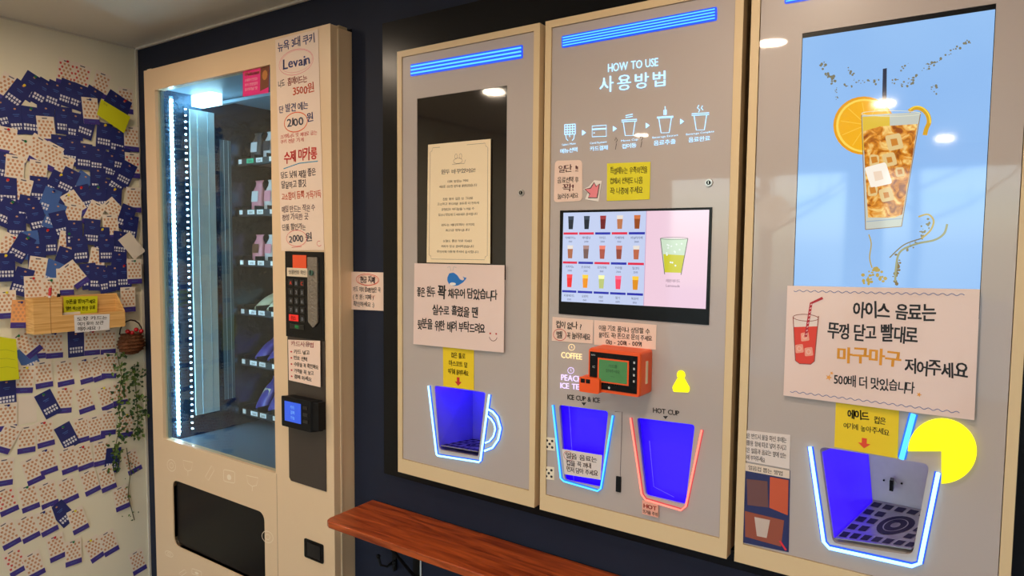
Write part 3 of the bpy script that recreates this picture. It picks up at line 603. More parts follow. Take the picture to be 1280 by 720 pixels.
mb = MB(); l4 = [fq.P(0.2, 0.2), fq.P(0.80, 0.2), fq.P(0.80, 0.76), fq.P(0.2, 0.76)]; sheet(mb, Quad(l4, (0, -1, 0)), OR, 0.001, 0.0015); lq = Quad(l4, (0, -1, 0)); sheet(mb, Quad([lq.P(.05, .06), lq.P(.95, .06), lq.P(.95, .94), lq.P(.05, .94)], (0, -1, 0)), mat('lcd_green', srgb(70, 110, 70), 0.15, emit=srgb(60, 130, 70), es=0.35, noise=0.1), 0.0006, 0.0025)
for k in range(3): qtext(mb, lq, ['카드를', '읽혀주세요', '----'][k], 0.5, 0.34 + 0.2 * k, 0.12, ink(30, 60, 35), align='C', d=0.0034)
mb.build('green_screen', t)
mb = MB(); a = at(724, 480, YT - 0.012); ax0, ax1 = a.x, at(749, 480, YT - 0.012).x; az1, az0 = at(736, 472, YT - .012).z, at(736, 491, YT - .012).z
P_ = roundrect(ax0, az0, ax1, az1, 0.004); mb.loft([[(x, YT + 0.02, z) for x, z in P_], [(x, YT - 0.012, z) for x, z in P_]], OR); mb.solid = True
sl = mb.build('card_slot', t)
mb = MB(); mb.box((ax0 + 0.004, YT - 0.0128, az1 - 0.013), (ax0 + 0.014, YT - 0.0118, az1 - 0.004), M_BLACK); mb.box((ax0 + 0.017, YT - 0.0128, az1 - 0.013), (ax0 + 0.027, YT - 0.0118, az1 - 0.004), M_BLACK); mb.build('slot_opening', sl)
mb = MB(); mb.box((tx1, MF - 0.035, tz0 + 0.025), (tx1 + 0.0012, MF - 0.025, tz1 - 0.022), mat('tape_white', srgb(240, 220, 190), 0.5)); mb.build('side_strip', t)

# ================================================================== SIGNS ON THE MACHINES
def d_bunny(mb, q, d):
    L = ink(110, 90, 80)
    qstroke(mb, q, [(0.08, 0.03), (0.92, 0.03), (0.93, 0.055), (0.96, 0.065), (0.96, 0.935), (0.93, 0.945), (0.92, 0.97), (0.08, 0.97), (0.07, 0.945), (0.04, 0.935), (0.04, 0.065), (0.07, 0.055)], 0.0008, d, L, True)
    qstroke(mb, q, ell(0.5, 0.155, 0.07, 0.022), 0.0007, d, L, True); qstroke(mb, q, ell(0.47, 0.118, 0.02, 0.02), 0.0007, d, L, True); qstroke(mb, q, ell(0.54, 0.118, 0.02, 0.02), 0.0007, d, L, True); qstroke(mb, q, [(0.41, 0.18), (0.60, 0.18), (0.62, 0.15)], 0.0007, d, L)
    qtext(mb, q, '원두 바꾸었어요!', 0.5, 0.255, 0.034, ink(70, 65, 75), width=0.54, align='C', bold=0.01, jit=0.04, d=d)
    ls = [('더욱 맛있는 커피', .33, .32), ('새로운 신선한 원두를 블렌딩했습니다', .37, .60), ('진한 향과 깊은 맛 그대로', .475, .48), ('고소하고 부드러운 원두로 더 진하게', .515, .66), ('균형있는 바디감을 느끼실 수', .56, .52), ('있으니 맛있게 드셔보세요 감사합니다', .605, .62), ('원두는 에티오피아 산지의', .69, .52), ('최고급 원두입니다', .735, .38), ('오늘도 좋은 하루 되세요', .825, .46), ('저희가 항상 준비하겠습니다', .87, .52), ('무인카페 이용해 주셔서 감사합니다', .915, .66)]
    for s, y, w in ls: qtext(mb, q, s, 0.5, y, 0.019, ink(70, 50, 45), width=w, align='C', jit=0.05, d=d)
sign('notice_poster', 'tall cream notice with thin border and bunny doodle on the dark screen', 'sign', [(535.5, 181), (613.7, 173.7), (613, 329.5), (533.7, 328)], MF - 0.002, M_CREAMP, d_bunny, 0.001)
def d_whale(mb, q, d):
    BL = ink(25, 115, 200)
    qpoly(mb, q, roundpoly([(0.40, 0.16), (0.42, 0.11), (0.47, 0.10), (0.51, 0.13), (0.54, 0.18), (0.57, 0.19), (0.585, 0.17), (0.565, 0.14), (0.59, 0.155), (0.61, 0.155), (0.60, 0.175), (0.575, 0.21), (0.52, 0.25), (0.47, 0.26), (0.42, 0.24), (0.40, 0.20)], 0.008, 2), d, BL)
    qpoly(mb, q, ell(0.46, 0.235, 0.035, 0.018), d + .0001, ink(240, 235, 230)); qstroke(mb, q, [(0.44, 0.08), (0.43, 0.03), (0.40, 0.04)], 0.0008, d, ink(130, 150, 170)); qstroke(mb, q, [(0.46, 0.08), (0.47, 0.03), (0.50, 0.04)], 0.0008, d, ink(130, 150, 170))
    qtext(mb, q, '좋은 원두', 0.04, 0.395, 0.105, K, width=0.22, bold=0.03, jit=0.06, d=d); qtext(mb, q, '꽉', 0.29, 0.40, 0.15, K, width=0.09, bold=0.035, jit=0.06, d=d); qtext(mb, q, '채우어 담았습니다', 0.41, 0.395, 0.105, K, width=0.52, bold=0.03, jit=0.06, d=d)
    qtext(mb, q, '실수로 흘렸을 땐', 0.23, 0.60, 0.105, K, width=0.50, bold=0.03, jit=0.06, d=d)
    qtext(mb, q, '뒷분을 위한 배려 부탁드려요', 0.05, 0.79, 0.105, K, width=0.76, bold=0.03, jit=0.06, d=d)
    qstroke(mb, q, ell(0.895, 0.815, 0.04, 0.06, 10, 15, 165), 0.0016, d, ink(110, 40, 30))
    for e in (0.865, 0.925): qpoly(mb, q, ell(e, 0.79, 0.009, 0.011, 8), d, ink(200, 50, 50))
sign('laminated_sign', 'pink laminated handwritten sign with blue whale, on the left drink machine', 'sign', [(518.4, 329), (631, 331.5), (630, 440.7), (517, 430)], MF - 0.006, M_PINKP, d_whale, 0.004)
def arrow(mb, q, cx, cy, sx, sy, d, m): qpoly(mb, q, [(cx - sx * .4, cy - sy), (cx + sx * .4, cy - sy), (cx + sx * .4, cy), (cx + sx, cy), (cx, cy + sy), (cx - sx, cy), (cx - sx * .4, cy)], d, m)
def d_y1(mb, q, d):
    for s, y, w in (('컵은 홀로', .24, .46), ('마스코트 앞', .45, .6), ('여기에 올려주세요', .66, .66)): qtext(mb, q, s, .5, y, .12, K, width=w, align='C', bold=.02, jit=.06, d=d)
    arrow(mb, q, .5, .84, .11, .11, d, KR)
sign('sticky_note', 'yellow note with red down arrow hanging over the mug-shaped neon bay', 'note', [(554, 433), (592.7, 437), (592.7, 487.5), (554.5, 482.5)], MF, M_YELP, d_y1)
def d_p1(mb, q, d):
    qtext(mb, q, '일단 !!', .5, .28, .16, ink(90, 25, 30), width=.72, align='C', bold=.012, jit=.06, d=d); qtext(mb, q, '음료선택 후', .5, .53, .13, K, width=.76, align='C', jit=.06, d=d, bold=.01); qtext(mb, q, '꽉!', .5, .73, .16, ink(120, 20, 40), width=.4, align='C', bold=.012, jit=.06, d=d); qtext(mb, q, '눌러주세요', .5, .92, .12, K, width=.74, align='C', jit=.06, d=d, bold=.01)
def rounded_sign(name, label, px, Y, m, draw, r=0.01):
    q = qpx(px, Y); mb = MB(); P_ = roundpoly([(q.P(a, b).x, q.P(a, b).z) for a, b in ((0, 0), (1, 0), (1, 1), (0, 1))], r); mb.loft([[(x, Y - 0.0005, z) for x, z in P_], [(x, Y - 0.0013, z) for x, z in P_]], m); mb.solid = True; draw(mb, q, 0.0017); return tag(mb.build(name), label, 'sign')
rounded_sign('sticky_note', 'rounded pale pink note with exclamation marks at left above the touchscreen', [(694, 201), (728, 200), (728, 251), (692.5, 253)], MF, mat('pink_paper', srgb(236, 204, 188), 0.5), d_p1)
q = qpx([(729.5, 226), (752.5, 224), (751, 252), (729.5, 251)], MF); mb = MB(); P_ = [q.P(a, b) for a, b in ((.0, .42), (.3, .3), (.6, 0.02), (1, .08), (.88, 1), (.1, .92), (.25, .6))]; mb.loft([[Vector((p.x, MF - 0.0005, p.z)) for p in P_], [Vector((p.x, MF - 0.0013, p.z)) for p in P_]], mat('white_sticker', srgb(235, 225, 220), 0.4)); mb.solid = True
ar = [(.08, .42), (.42, .38), (.60, .12), (.72, .32), (.90, .20), (.80, .84), (.28, .84), (.38, .66)]; qpoly(mb, q, ar, .0016, ink(235, 130, 140)); qstroke(mb, q, ar, .0022, .0018, K, True)
tag(mb.build('arrow_sticker'), 'white sticker with a pink black-edged arrow beside the rounded note', 'sticker')
def d_y2(mb, q, d):
    for s, y, w in (('특별메뉴는 우측화면을', .28, .86), ('컵에서 선택도 나옴', .55, .76), ('꼭! 나중에 주세요', .82, .76)): qtext(mb, q, s, .08, y, .16, K, width=w, bold=.012, jit=.06, d=d)
sign('sticky_note', 'square lime-yellow sticky note taped above the menu touchscreen', 'note', [(759.2, 204.4), (813.3, 202.3), (812.3, 249.2), (758.8, 251.3)], MF, mat('lime_note', srgb(226, 212, 20), 0.5), d_y2)
def d_s1(mb, q, d):
    qtext(mb, q, '컵이 없나 ?', .1, .42, .26, K, width=.62, bold=.02, jit=.06, d=d); qtext(mb, q, '벨', .12, .84, .26, K, width=.14, bold=.02, d=d); qtext(mb, q, '꼭 눌러주세요', .38, .82, .24, K, width=.56, bold=.02, jit=.06, d=d); qstroke(mb, q, ell(.2, .72, .16, .24), .0014, d, KR, True)
sign('paper_note', 'small pink note with a red circle under the left end of the touchscreen', 'note', [(691, 396), (742, 400), (741, 429.5), (690, 426)], MF, mat('pink_paper', (0, 0, 0)), d_s1)
def d_s2(mb, q, d):
    for s, y, w in (('이용 기호 품이나 상담할 수', .38, .82), ('물이도 꼭! 폰으로 문의 주세요', .66, .86), ('010 - 2081 - 0091', .92, .58)): qtext(mb, q, s, .08 if y < .9 else .2, y, .2, K, width=w, bold=.015, jit=.06, d=d)
sign('paper_note', 'wider pink note with three handwritten lines above the orange terminal', 'note', [(743, 400), (821, 406), (820, 437), (743, 431)], MF, mat('pink_paper', (0, 0, 0)), d_s2)
def d_s3(mb, q, d):
    for s, y, w in (('얼음 음료는', .32, .8), ('컵을 꼭 꺼내', .6, .66), ('먼저 담아 주세요', .86, .84)): qtext(mb, q, s, .08, y, .2, ink(70, 50, 60), width=w, bold=.015, jit=.06, d=d)
    qstroke(mb, q, ell(.15, .24, .12, .18), .001, d, KR, True)
sign('paper_note', 'white handwritten note pasted across the ice cup bay', 'note', [(703, 561), (753, 569), (751, 599.5), (706, 592.5)], MF - 0.001, mat('white_note', srgb(225, 210, 205), 0.5), d_s3)
def d_hot(mb, q, d):
    qtext(mb, q, 'HOT', .5, .5, .34, KR, width=.8, align='C', bold=.03, d=d); qtext(mb, q, '뜨거움 주의', .5, .9, .25, K, width=.9, align='C', bold=.02, d=d)
sign('warning_sticker', 'small red HOT sticker at the foot of the hot cup bay', 'sticker', [(803, 625), (823, 630), (823, 647), (803, 642)], MF - 0.004, mat('warn_paper', srgb(240, 170, 150), 0.5), d_hot)
for k, (u, v) in enumerate(((687.5, 554.5), (686.5, 591))):
    q = qpx([(u - 6.5, v - 8.5), (u + 6.5, v - 7), (u + 6.5, v + 9), (u - 6.5, v + 7.5)], MF); mb = MB(); sheet(mb, q, mat('cream_sticker', srgb(238, 224, 200), 0.5), nx=1, ny=1)
    for a, b in ((.25, .25), (.75, .25), (.5, .5), (.25, .75), (.75, .75)): qpoly(mb, q, ell(a, b, .12, .1, 10), .0018, K)
    tag(mb.build('dotted_sticker'), ['upper cream sticker with five black dots left of the ice cup bay', 'lower cream sticker with five black dots left of the ice cup bay'][k], 'sticker', 'dotted stickers by the ice cup bay')
def d_big(mb, q, d):
    WV = ink(120, 120, 165)
    for y0, x1 in ((.045, .93), (.955, .93)): qstroke(mb, q, [(0.04 + (x1 - .04) * k / 120, y0 + .008 * math.sin(k * 1.05)) for k in range(121)], .0013, d, WV)
    qtext(mb, q, '아이스 음료는', .38, .25, .12, K, width=.42, bold=.028, jit=.06, d=d); qtext(mb, q, '뚜껑 닫고 빨대로', .245, .44, .12, K, width=.47, bold=.028, jit=.06, d=d)
    qtext(mb, q, '마구마구', .305, .635, .12, ink(225, 150, 30), width=.33, bold=.035, jit=.05, d=d); qtext(mb, q, '저어주세요', .66, .68, .11, K, width=.30, bold=.025, jit=.06, d=d)
    qtext(mb, q, '500배 더 맛있습니다', .29, .84, .085, K, width=.42, bold=.02, jit=.06, d=d)
    for sx, sy, r in ((.26, .79, .02), (.735, .85, .014), (.275, .75, .012)): qpoly(mb, q, [(sx + (r if k % 2 == 0 else r * .4) * math.cos(k * math.pi / 5), sy + (r if k % 2 == 0 else r * .4) * 1.5 * math.sin(k * math.pi / 5)) for k in range(10)], d, ink(235, 160, 70))
    gl = ink(150, 70, 60)
    qpoly(mb, q, [(.045, .37), (.185, .35), (.175, .66), (.155, .69), (.09, .695), (.065, .67)], d, ink(225, 60, 45)); qpoly(mb, q, [(.045, .30), (.19, .27), (.188, .35), (.048, .37)], d + .0001, ink(232, 214, 210))
    for a, b in ((.115, .45), (.085, .56), (.14, .58)): qpoly(mb, q, roundpoly([(a - .025, b - .03), (a + .02, b - .045), (a + .028, b + .03), (a - .02, b + .045)], .01), d + .0002, ink(240, 160, 140)); qstroke(mb, q, ell(a, b, .012, .02, 8), .0008, d + .0003, ink(245, 215, 205), True)
    qstroke(mb, q, [(.042, .28), (.065, .67), (.09, .695), (.155, .69), (.175, .66), (.19, .26)], .0016, d + .0003, gl); qstroke(mb, q, ell(.116, .28, .074, .03), .0012, d + .0003, gl, True)
    qstroke(mb, q, [(.12, .45), (.145, .15), (.21, .10)], .005, d + .0004, ink(185, 35, 50))
    for k in range(9): qstroke(mb, q, [(.12 + .0027 * k + .0, .43 - .033 * k), (.128 + .0027 * k, .42 - .033 * k)], .0016, d + .0005, ink(240, 200, 200))
sign('laminated_sign', 'large pink laminated sign with red iced drink drawing below the advert screen', 'sign', [(984.4, 357), (1225, 361.5), (1218, 525), (979.4, 494)], MF - 0.006, M_PINKP, d_big, 0.005)
def d_y3(mb, q, d):
    qtext(mb, q, '에이드', .2, .30, .17, K, width=.34, bold=.035, jit=.06, d=d); qtext(mb, q, '컵은', .62, .32, .13, K, width=.18, bold=.015, jit=.06, d=d); qtext(mb, q, '여기에 놓아주세요', .14, .54, .12, K, width=.72, bold=.012, jit=.06, d=d); arrow(mb, q, .48, .80, .1, .11, d, ink(230, 70, 30))
sign('sticky_note', 'yellow note with red down arrow above the large cup bay at right', 'note', [(1045, 503), (1124, 513), (1122, 573), (1043, 558.5)], MF, M_YELP, d_y3)
def d_s4(mb, q, d):
    for k in range(4): qtext(mb, q, ['컵은 반드시 물을 마신 후에는', '재활용 함에 따로 넣어 주시고', '남은 얼음과 음료는 옆에 있는', '통에 부어주세요'][k], .05, .24 + .23 * k, .15, ink(60, 45, 45), width=.88 if k < 3 else .45, jit=.04, bold=.01, d=d)
sign('paper_note', 'small white printed note above the dark blue poster, at left of right machine', 'note', [(928, 537), (988, 543.5), (987, 586), (927, 575)], MF, mat('white_note', (0, 0, 0)), d_s4)
def d_post(mb, q, d):
    qpoly(mb, q, [(0.01, .0), (.99, .0), (.99, .1), (.01, .1)], d, ink(225, 205, 190)); qtext(mb, q, '얼음컵 뽑는 방법', .5, .075, .05, K, width=.7, align='C', d=d + .0001, bold=.01)
    qpoly(mb, q, [(.6, .12), (.97, .12), (.97, .55), (.6, .5)], d, ink(200, 85, 50)); qpoly(mb, q, [(.12, .2), (.55, .18), (.58, .5), (.15, .52)], d, ink(110, 70, 70)); qpoly(mb, q, [(.1, .6), (.9, .62), (.85, .95), (.12, .92)], d, ink(150, 75, 55)); qpoly(mb, q, [(.3, .65), (.62, .65), (.56, .88), (.36, .88)], d + .0001, ink(200, 180, 170)); qstroke(mb, q, [(.82, .88), (.95, .98)], .004, d + .0002, ink(220, 40, 60))
sign('small_poster', 'dark blue poster with orange pictures low on the right machine', 'poster', [(927, 577), (988, 588), (986, 690), (924.5, 677)], MF, mat('poster_navy', srgb(40, 45, 95), 0.35), d_post)
def d_wall(mb, q, d):
    qtext(mb, q, '현금 지폐', .5, .27, .16, ink(70, 35, 55), width=.42, align='C', bold=.03, jit=.06, d=d); qstroke(mb, q, ell(.5, .2, .33, .15), .0018, d, ink(225, 80, 60), True); qstroke(mb, q, ell(.51, .21, .29, .13), .001, d, ink(225, 80, 60), True)
    for s, y, w in (('카드 이외 결제방법은 꼭', .52, .8), ('( 천 원 : 지폐 )', .71, .6), ('확인하세요 :)', .9, .62)): qtext(mb, q, s, .08, y, .12, ink(60, 50, 60), width=w, bold=.015, jit=.06, d=d)
    qstroke(mb, q, [(.62, .62), (.66, .68), (.72, .6)], .0012, d, KR)
sign('paper_note', 'cream note with red-circled heading on the navy wall beside the snack machine', 'note', [(438.5, 339.5), (482, 340.7), (481, 388.5), (438.8, 386.7)], WALL - 0.001, mat('cream_note', srgb(246, 214, 196), 0.5), d_wall)

# ================================================================== SNACK VENDING MACHINE
V = thing('snack_machine', 'tall cream snack vending machine with lit glass door beside the card wall', 'vending machine', ((vx0 + vx1) / 2, VF, vz0))
def vq(u, v): p = at(u, v, VF); return p.x, p.z
gx0 = (vq(193, 112)[0] + vq(204.6, 549)[0]) / 2; gx1 = (vq(337.5, 90)[0] + vq(344.6, 591)[0]) / 2
gz1 = (vq(193, 113)[1] + vq(320, 84)[1]) / 2; gz0 = (vq(204.6, 549)[1] + vq(344.6, 591)[1]) / 2
ox0, ox1 = vq(216, 620)[0], vq(331, 680)[0]; oz1 = vq(240, 608)[1]; oz0 = oz1 - 0.26
hole_g = rect(gx0, gz0, gx1, gz1); hole_p = roundrect(ox0, oz0, ox1, oz1, 0.03)
DT = 0.03     # door thickness
mb = MB(); yplate(mb, rect(vx0, vz0, vx1, vz1), [hole_g, hole_p], VF, DT, M_VEND)
dr = mb.build('door', V, 0.003)
# cabinet behind the door
mb = MB(); y0, y1 = VF + DT + 0.004, 2.25; cx0, cx1 = vx0 + 0.002, vx1 - 0.002
DK = mat('interior_dark', srgb(34, 42, 54), 0.35, noise=0.1, nscale=5); 
mb.box((cx0, y0, vz0), (cx0 + 0.02, y1, vz1 - 0.004), M_VEND); mb.box((cx1 - 0.02, y0, vz0), (cx1, y1, vz1 - 0.004), M_VEND); mb.box((cx0 + 0.02, y0, vz1 - 0.024), (cx1 - 0.02, y1, vz1 - 0.004), M_VEND); mb.box((cx0 + 0.02, y0, vz0), (cx1 - 0.02, y1, vz0 + 0.02), M_VEND); mb.box((cx0, y1, vz0), (cx1, y1 + 0.01, vz1 - 0.004), DK)
mb.build('cabinet', V)
mb = MB(); mb.box((vx1 - 0.001, VF + DT - 0.004, vz0), (vx1 + 0.002, VF + DT + 0.002, vz1 - 0.01), mat('seal_light', srgb(250, 225, 190), 0.4)); mb.build('door_seal', V)
for z in (vz1 - 0.012,):
    mb = MB(); mb.box((vx1 - 0.03, VF + 0.036, z), (vx1 - 0.004, VF + 0.07, z + 0.018), M_SIDE); mb.build('top_hinge', V, 0.002)
    mb = MB(); mb.box((vx0 + 0.004, VF + 0.01, vz1), (vx0 + 0.03, VF + 0.03, vz1 + 0.008), M_VEND); mb.build('top_catch', V, 0.002)
# glass
mb = MB(); mb.box((gx0 + 0.0005, VF + 0.012, gz0 + 0.0005), (gx1 - 0.0005, VF + 0.017, gz1 - 0.0005), glassmat('vend_glass', (0.90, 0.96, 0.98))); mb.build('glass_pane', V)
# inner chamber
iL = gx0 - 0.008; iR = gx1 + 0.02; iB = gz0 - 0.02; iT = gz1 + 0.01
LINER = mat('liner_metal', srgb(70, 96, 120), 0.22, metal=0.75, noise=0.08, nscale=30, bump=0.3)
LTOP = mat('liner_top', srgb(150, 180, 200), 0.4)
mb = MB(); yi = VF + DT + 0.006
mb.box((iL - 0.004, yi, iB), (iL, 2.2, iT), LINER); mb.box((iR, yi, iB), (iR + 0.004, 2.2, iT), DK); mb.box((iL, yi, iT), (iR, 2.2, iT + 0.004), LTOP); mb.box((iL, yi, iB - 0.004), (iR, 2.2, iB), mat('liner_floor', srgb(90, 110, 130), 0.4)); mb.box((iL - 0.004, 2.2, iB), (iR + 0.004, 2.204, iT), DK)
mb.build('inner_liner', V)
# led strips
LED = glow('led_white', (0.50, 0.84, 1.0), 60.0); LED2 = glow('led_dots', (0.55, 0.84, 1.0), 40.0); LBACK = mat('led_channel', srgb(150, 185, 210), 0.25, metal=0.5)
yl = VF + DT + 0.035
mb = MB(); mb.box((iL + 0.0005, yl - 0.008, iB + 0.01), (iL + 0.003, yl + 0.008, iT - 0.02), LBACK); mb.tube([(iL + 0.006, yl, iB + 0.02), (iL + 0.006, yl, iT - 0.03)], 0.0022, LED, 6)
z = iB + 0.03
while z < iT - 0.04: mb.box((iL + 0.004, yl - 0.004, z), (iL + 0.010, yl + 0.004, z + 0.006), LED); z += 0.0185
mb.build('led_strip', V)
yl2 = at(235, 320, 1.0).x; yl2 = iL / yl2
mb = MB(); mb.box((iL + 0.0005, yl2 - 0.006, iB + 0.01), (iL + 0.003, yl2 + 0.006, iT - 0.05), LINER); z = iB + 0.03
while z < iT - 0.06: mb.box((iL + 0.003, yl2 - 0.003, z), (iL + 0.006, yl2 + 0.003, z + 0.004), LED2); z += 0.0245
mb.build('led_strip', V)
# inner door edge beside the glass (pale)
mb = MB(); mb.box((iL + 0.001, VF + 0.019, gz0), (iL + 0.02, VF + 0.028, gz1), mat('teal_gasket', srgb(110, 140, 150), 0.4)); mb.build('gasket', V)
# pale side panels on the left liner
def sidepanel(u0, u1, vt, vb, col, name, th=0.006):
    ya = iL / at(u0, 320, 1.0).x; yb = iL / at(u1, 320, 1.0).x; zt = atx(u0, vt, iL).z; zb = atx(u0, vb, iL).z
    mb = MB(); mb.box((iL + 0.0005, ya, zb), (iL + th, yb, zt), col)
    for f in (0.3, 0.72): yy = ya + (yb - ya) * f; mb.tube([(iL + th + 0.001, yy, zb), (iL + th + 0.001, yy, zt)], 0.0012, mat('panel_ridge', srgb(190, 225, 240), 0.3), 5)
    mb.build(name, V)
sidepanel(240, 270, 137, 520, mat('side_panel_blue', srgb(214, 240, 248), 0.35, noise=0.05), 'side_panel')
sidepanel(277, 290, 175, 500, mat('side_panel_teal', srgb(100, 130, 148), 0.3), 'side_panel')
# top light box and rail
a = at(237, 122, 1.56); mb = MB(); mb.box((a.x, 1.55, iT - 0.045), (a.x + 0.16, 1.60, iT - 0.001), mat('lamp_box', (0.7, 0.8, 0.85), 0.4, emit=(0.5, 0.85, 1.0), es=5)); mb.build('top_light', V, 0.002)
mb = MB(); mb.box((iL + 0.01, 1.66, iT - 0.02), (iR - 0.01, 1.68, iT - 0.008), LTOP); mb.box((iL + 0.5, 1.655, iT - 0.035), (iL + 0.52, 1.685, iT - 0.001), M_BLACKM); mb.build('top_rail', V)
# shelves
YS = 1.745
SHELF = mat('tray_black', srgb(26, 30, 38), 0.4); TAGW = mat('price_tag_white', srgb(245, 250, 255), 0.5)
rows = [199, 263.5, 327, 389, 452.5, 515.5]; shz = []
TAGG = mat('price_tag_green', srgb(60, 200, 150), 0.5)
for k, v in enumerate(rows):
    c = at(318, v, YS); z = c.z; shz.append(z); x = iL + 0.012
    mb = MB(); mb.box((x, YS, z - 0.022), (iR - 0.004, YS + 0.006, z + 0.006), SHELF); mb.box((x, YS + 0.006, z - 0.012), (iR - 0.004, YS + 0.42, z - 0.008), SHELF)
    xx = x + 0.012
    while xx < iR - 0.02: mb.box((xx, YS + 0.006, z - 0.008), (xx + 0.003, YS + 0.42, z + 0.022), SHELF); xx += 0.085
    s = mb.build('shelf_tray', V)
    xs = [0.006, 0.062, 0.125, 0.21, 0.29, 0.38, 0.47, 0.56]; ws = [0.02, 0.045, 0.04, 0.03, 0.045, 0.045, 0.045, 0.045]
    for j in range(8):
        if x + xs[j] + ws[j] > iR - 0.01: break
        mt = TAGG if (k == 0 and j == 1) else TAGW
        mb = MB(); mb.box((x + xs[j], YS - 0.0025, z - 0.014), (x + xs[j] + ws[j], YS - 0.0005, z + 0.004), mt); q = Quad([(x + xs[j], YS - 0.0025, z + 0.004), (x + xs[j] + ws[j], YS - 0.0025, z + 0.004), (x + xs[j] + ws[j], YS - 0.0025, z - 0.014), (x + xs[j], YS - 0.0025, z - 0.014)], (0, -1, 0))
        if ws[j] > .03: qtext(mb, q, ['2100', '2500', '3500', '2000'][(j + k) % 4], .5, .82, .6, K, align='C', d=.0004)
        mb.build('price_tag', s)
# mesh floor bin
mb = MB(); BIN = mat('bin_blue', srgb(70, 92, 118), 0.45, noise=0.1, nscale=60); zf = shz[-1] - 0.10
for k in range(16): mb.box((iL + 0.12, YS - 0.22 + k * 0.014, zf - 0.02 - k * 0.003), (iR - 0.004, YS - 0.216 + k * 0.014, zf - 0.008 - k * 0.003), BIN)
mb.box((iL + 0.12, YS - 0.23, zf - 0.075), (iR - 0.004, YS + 0.02, zf - 0.07), BIN); mb.build('delivery_bin', V)
mb = MB(); 
for k in range(5): mb.box((iL + 0.05 + 0.03 * k, YS - 0.1 + 0.02 * k, zf - 0.05), (iL + 0.07 + 0.03 * k, YS - 0.07 + 0.02 * k, zf - 0.01 + 0.012 * (k % 3)), LBACK)
mb.build('lift_motor', V)
# pick-up opening
mb = MB(); P1 = [(x, z) for x, z in hole_p]; mb.loft([[(x, VF + 0.004, z) for x, z in P1], [(x, VF + 0.16, z) for x, z in P1]], M_BLACK, cap0=False); mb.build('pickup_well', V)
mb = MB(); cxm, czm = (ox0 + ox1) / 2, (oz0 + oz1) / 2; P2 = [(cxm + (x - cxm) * .985, czm + (z - czm) * .975) for x, z in P1]; mb.loft([[(x, VF + 0.018, z) for x, z in P2], [(x, VF + 0.012, z) for x, z in P2]], M_BLACK); mb.solid = True; mb.build('pickup_flap', V)
# etched icons round the opening
q = qpx([(205, 570), (340, 600), (340, 720), (205, 690)], VF); mb = MB(); ET = mat('etched_line', srgb(252, 232, 206), 0.5)
def ic(cx, cy, kind):
    if kind == 0: qstroke(mb, q, ell(cx, cy, .045, .06, 14), .0022, .0005, ET, True); qstroke(mb, q, ell(cx, cy, .02, .028, 10), .002, .0005, ET, True)
    if kind == 1: qstroke(mb, q, [(cx - .05, cy - .06), (cx + .05, cy - .06), (cx + .035, cy + .02), (cx, cy + .04), (cx - .035, cy + .02)], .0022, .0005, ET, True); qstroke(mb, q, [(cx, cy + .04), (cx, cy + .09)], .0022, .0005, ET)
    if kind == 2: qstroke(mb, q, [(cx - .03, cy + .06), (cx + .03, cy - .07), (cx + .055, cy - .03), (cx, cy + .09)], .0022, .0005, ET, True)
    if kind == 3: qstroke(mb, q, roundpoly([(cx - .05, cy - .06), (cx + .05, cy - .06), (cx + .05, cy + .06), (cx - .05, cy + .06)], .02), .0022, .0005, ET, True); qpoly(mb, q, ell(cx, cy + .01, .02, .03, 10), .0005, ET)
for cx, cy, k in ((.08, .08, 0), (.25, .06, 1), (.45, .06, 2), (.64, .06, 3), (.84, .07, 1), (.965, .6, 0)): mb = MB(); ic(cx, cy, k); mb.build('etched_icon', V)
qz = qpx([(205, 690), (330, 735), (330, 790), (205, 745)], VF); q = qz; mb = MB()
for cx, cy, k in ((.06, .0, 0), (.2, .3, 2), (.36, .2, 3), (.52, .35, 1), (.3, .8, 0), (.72, .5, 0), (.9, .6, 3)): mb = MB(); ic(cx, cy, k); mb.build('etched_icon', V)
# door seam between glass section and control column
q = qpx([(337.5, 56), (345.5, 54), (353, 760), (344.6, 760)], VF); mb = MB(); sx_ = vq(344.8, 600)[0]; mb.box((sx_ + 0.004, VF - 0.0006, vz0 + 0.02), (sx_ + 0.0055, VF + 0.0004, gz0 - 0.0), mat('seam_tan', srgb(170, 140, 110), 0.6)); mb.build('column_seam', V)
# control column
kx0, kx1 = (vq(357.5, 316)[0] + vq(360, 420)[0]) / 2, (vq(405, 316)[0] + vq(407, 425)[0]) / 2; kz1 = (vq(357, 315)[1] + vq(405, 314)[1]) / 2; kz0 = (vq(359, 420)[1] + vq(407, 426)[1]) / 2; cz0 = vq(382, 606)[1]
mb = MB(); P_ = [(kx0 + 0.003, kz0 + 0.001), (kx1 + 0.001, kz0 + 0.001)] + [(kx1 + 0.001, cz0 + 0.0), (kx0 + 0.012, cz0), (kx0 + 0.003, cz0 + 0.01)]; mb.loft([[(x, VF - 0.0005, z) for x, z in P_], [(x, VF - 0.003, z) for x, z in P_]], mat('column_brown', srgb(62, 52, 46), 0.4)); mb.solid = True; mb.build('column_cover', V)
mb = MB(); mb.box((kx0, VF - 0.006, kz0), (kx1, VF - 0.0004, kz1), M_BLACK); kp = mb.build('keypad_plate', V, 0.001)
kq = Quad([(kx0, VF - 0.006, kz1), (kx1, VF - 0.006, kz1), (kx1, VF - 0.006, kz0), (kx0, VF - 0.006, kz0)], (0, -1, 0))
def key(s0, t0, s1, t1, m, txt=None, tm=None, name='key', th=0.0015, txh=.6, tb=.8):
    q = Quad([kq.P(s0, t0), kq.P(s1, t0), kq.P(s1, t1), kq.P(s0, t1)], (0, -1, 0)); mb = MB(); sheet(mb, q, m, th, 0.0002, 1, 1)
    if txt: qtext(mb, q, txt, .5, tb, txh, tm, align='C', bold=.01, d=th + 0.0006)
    mb.build(name, kp)
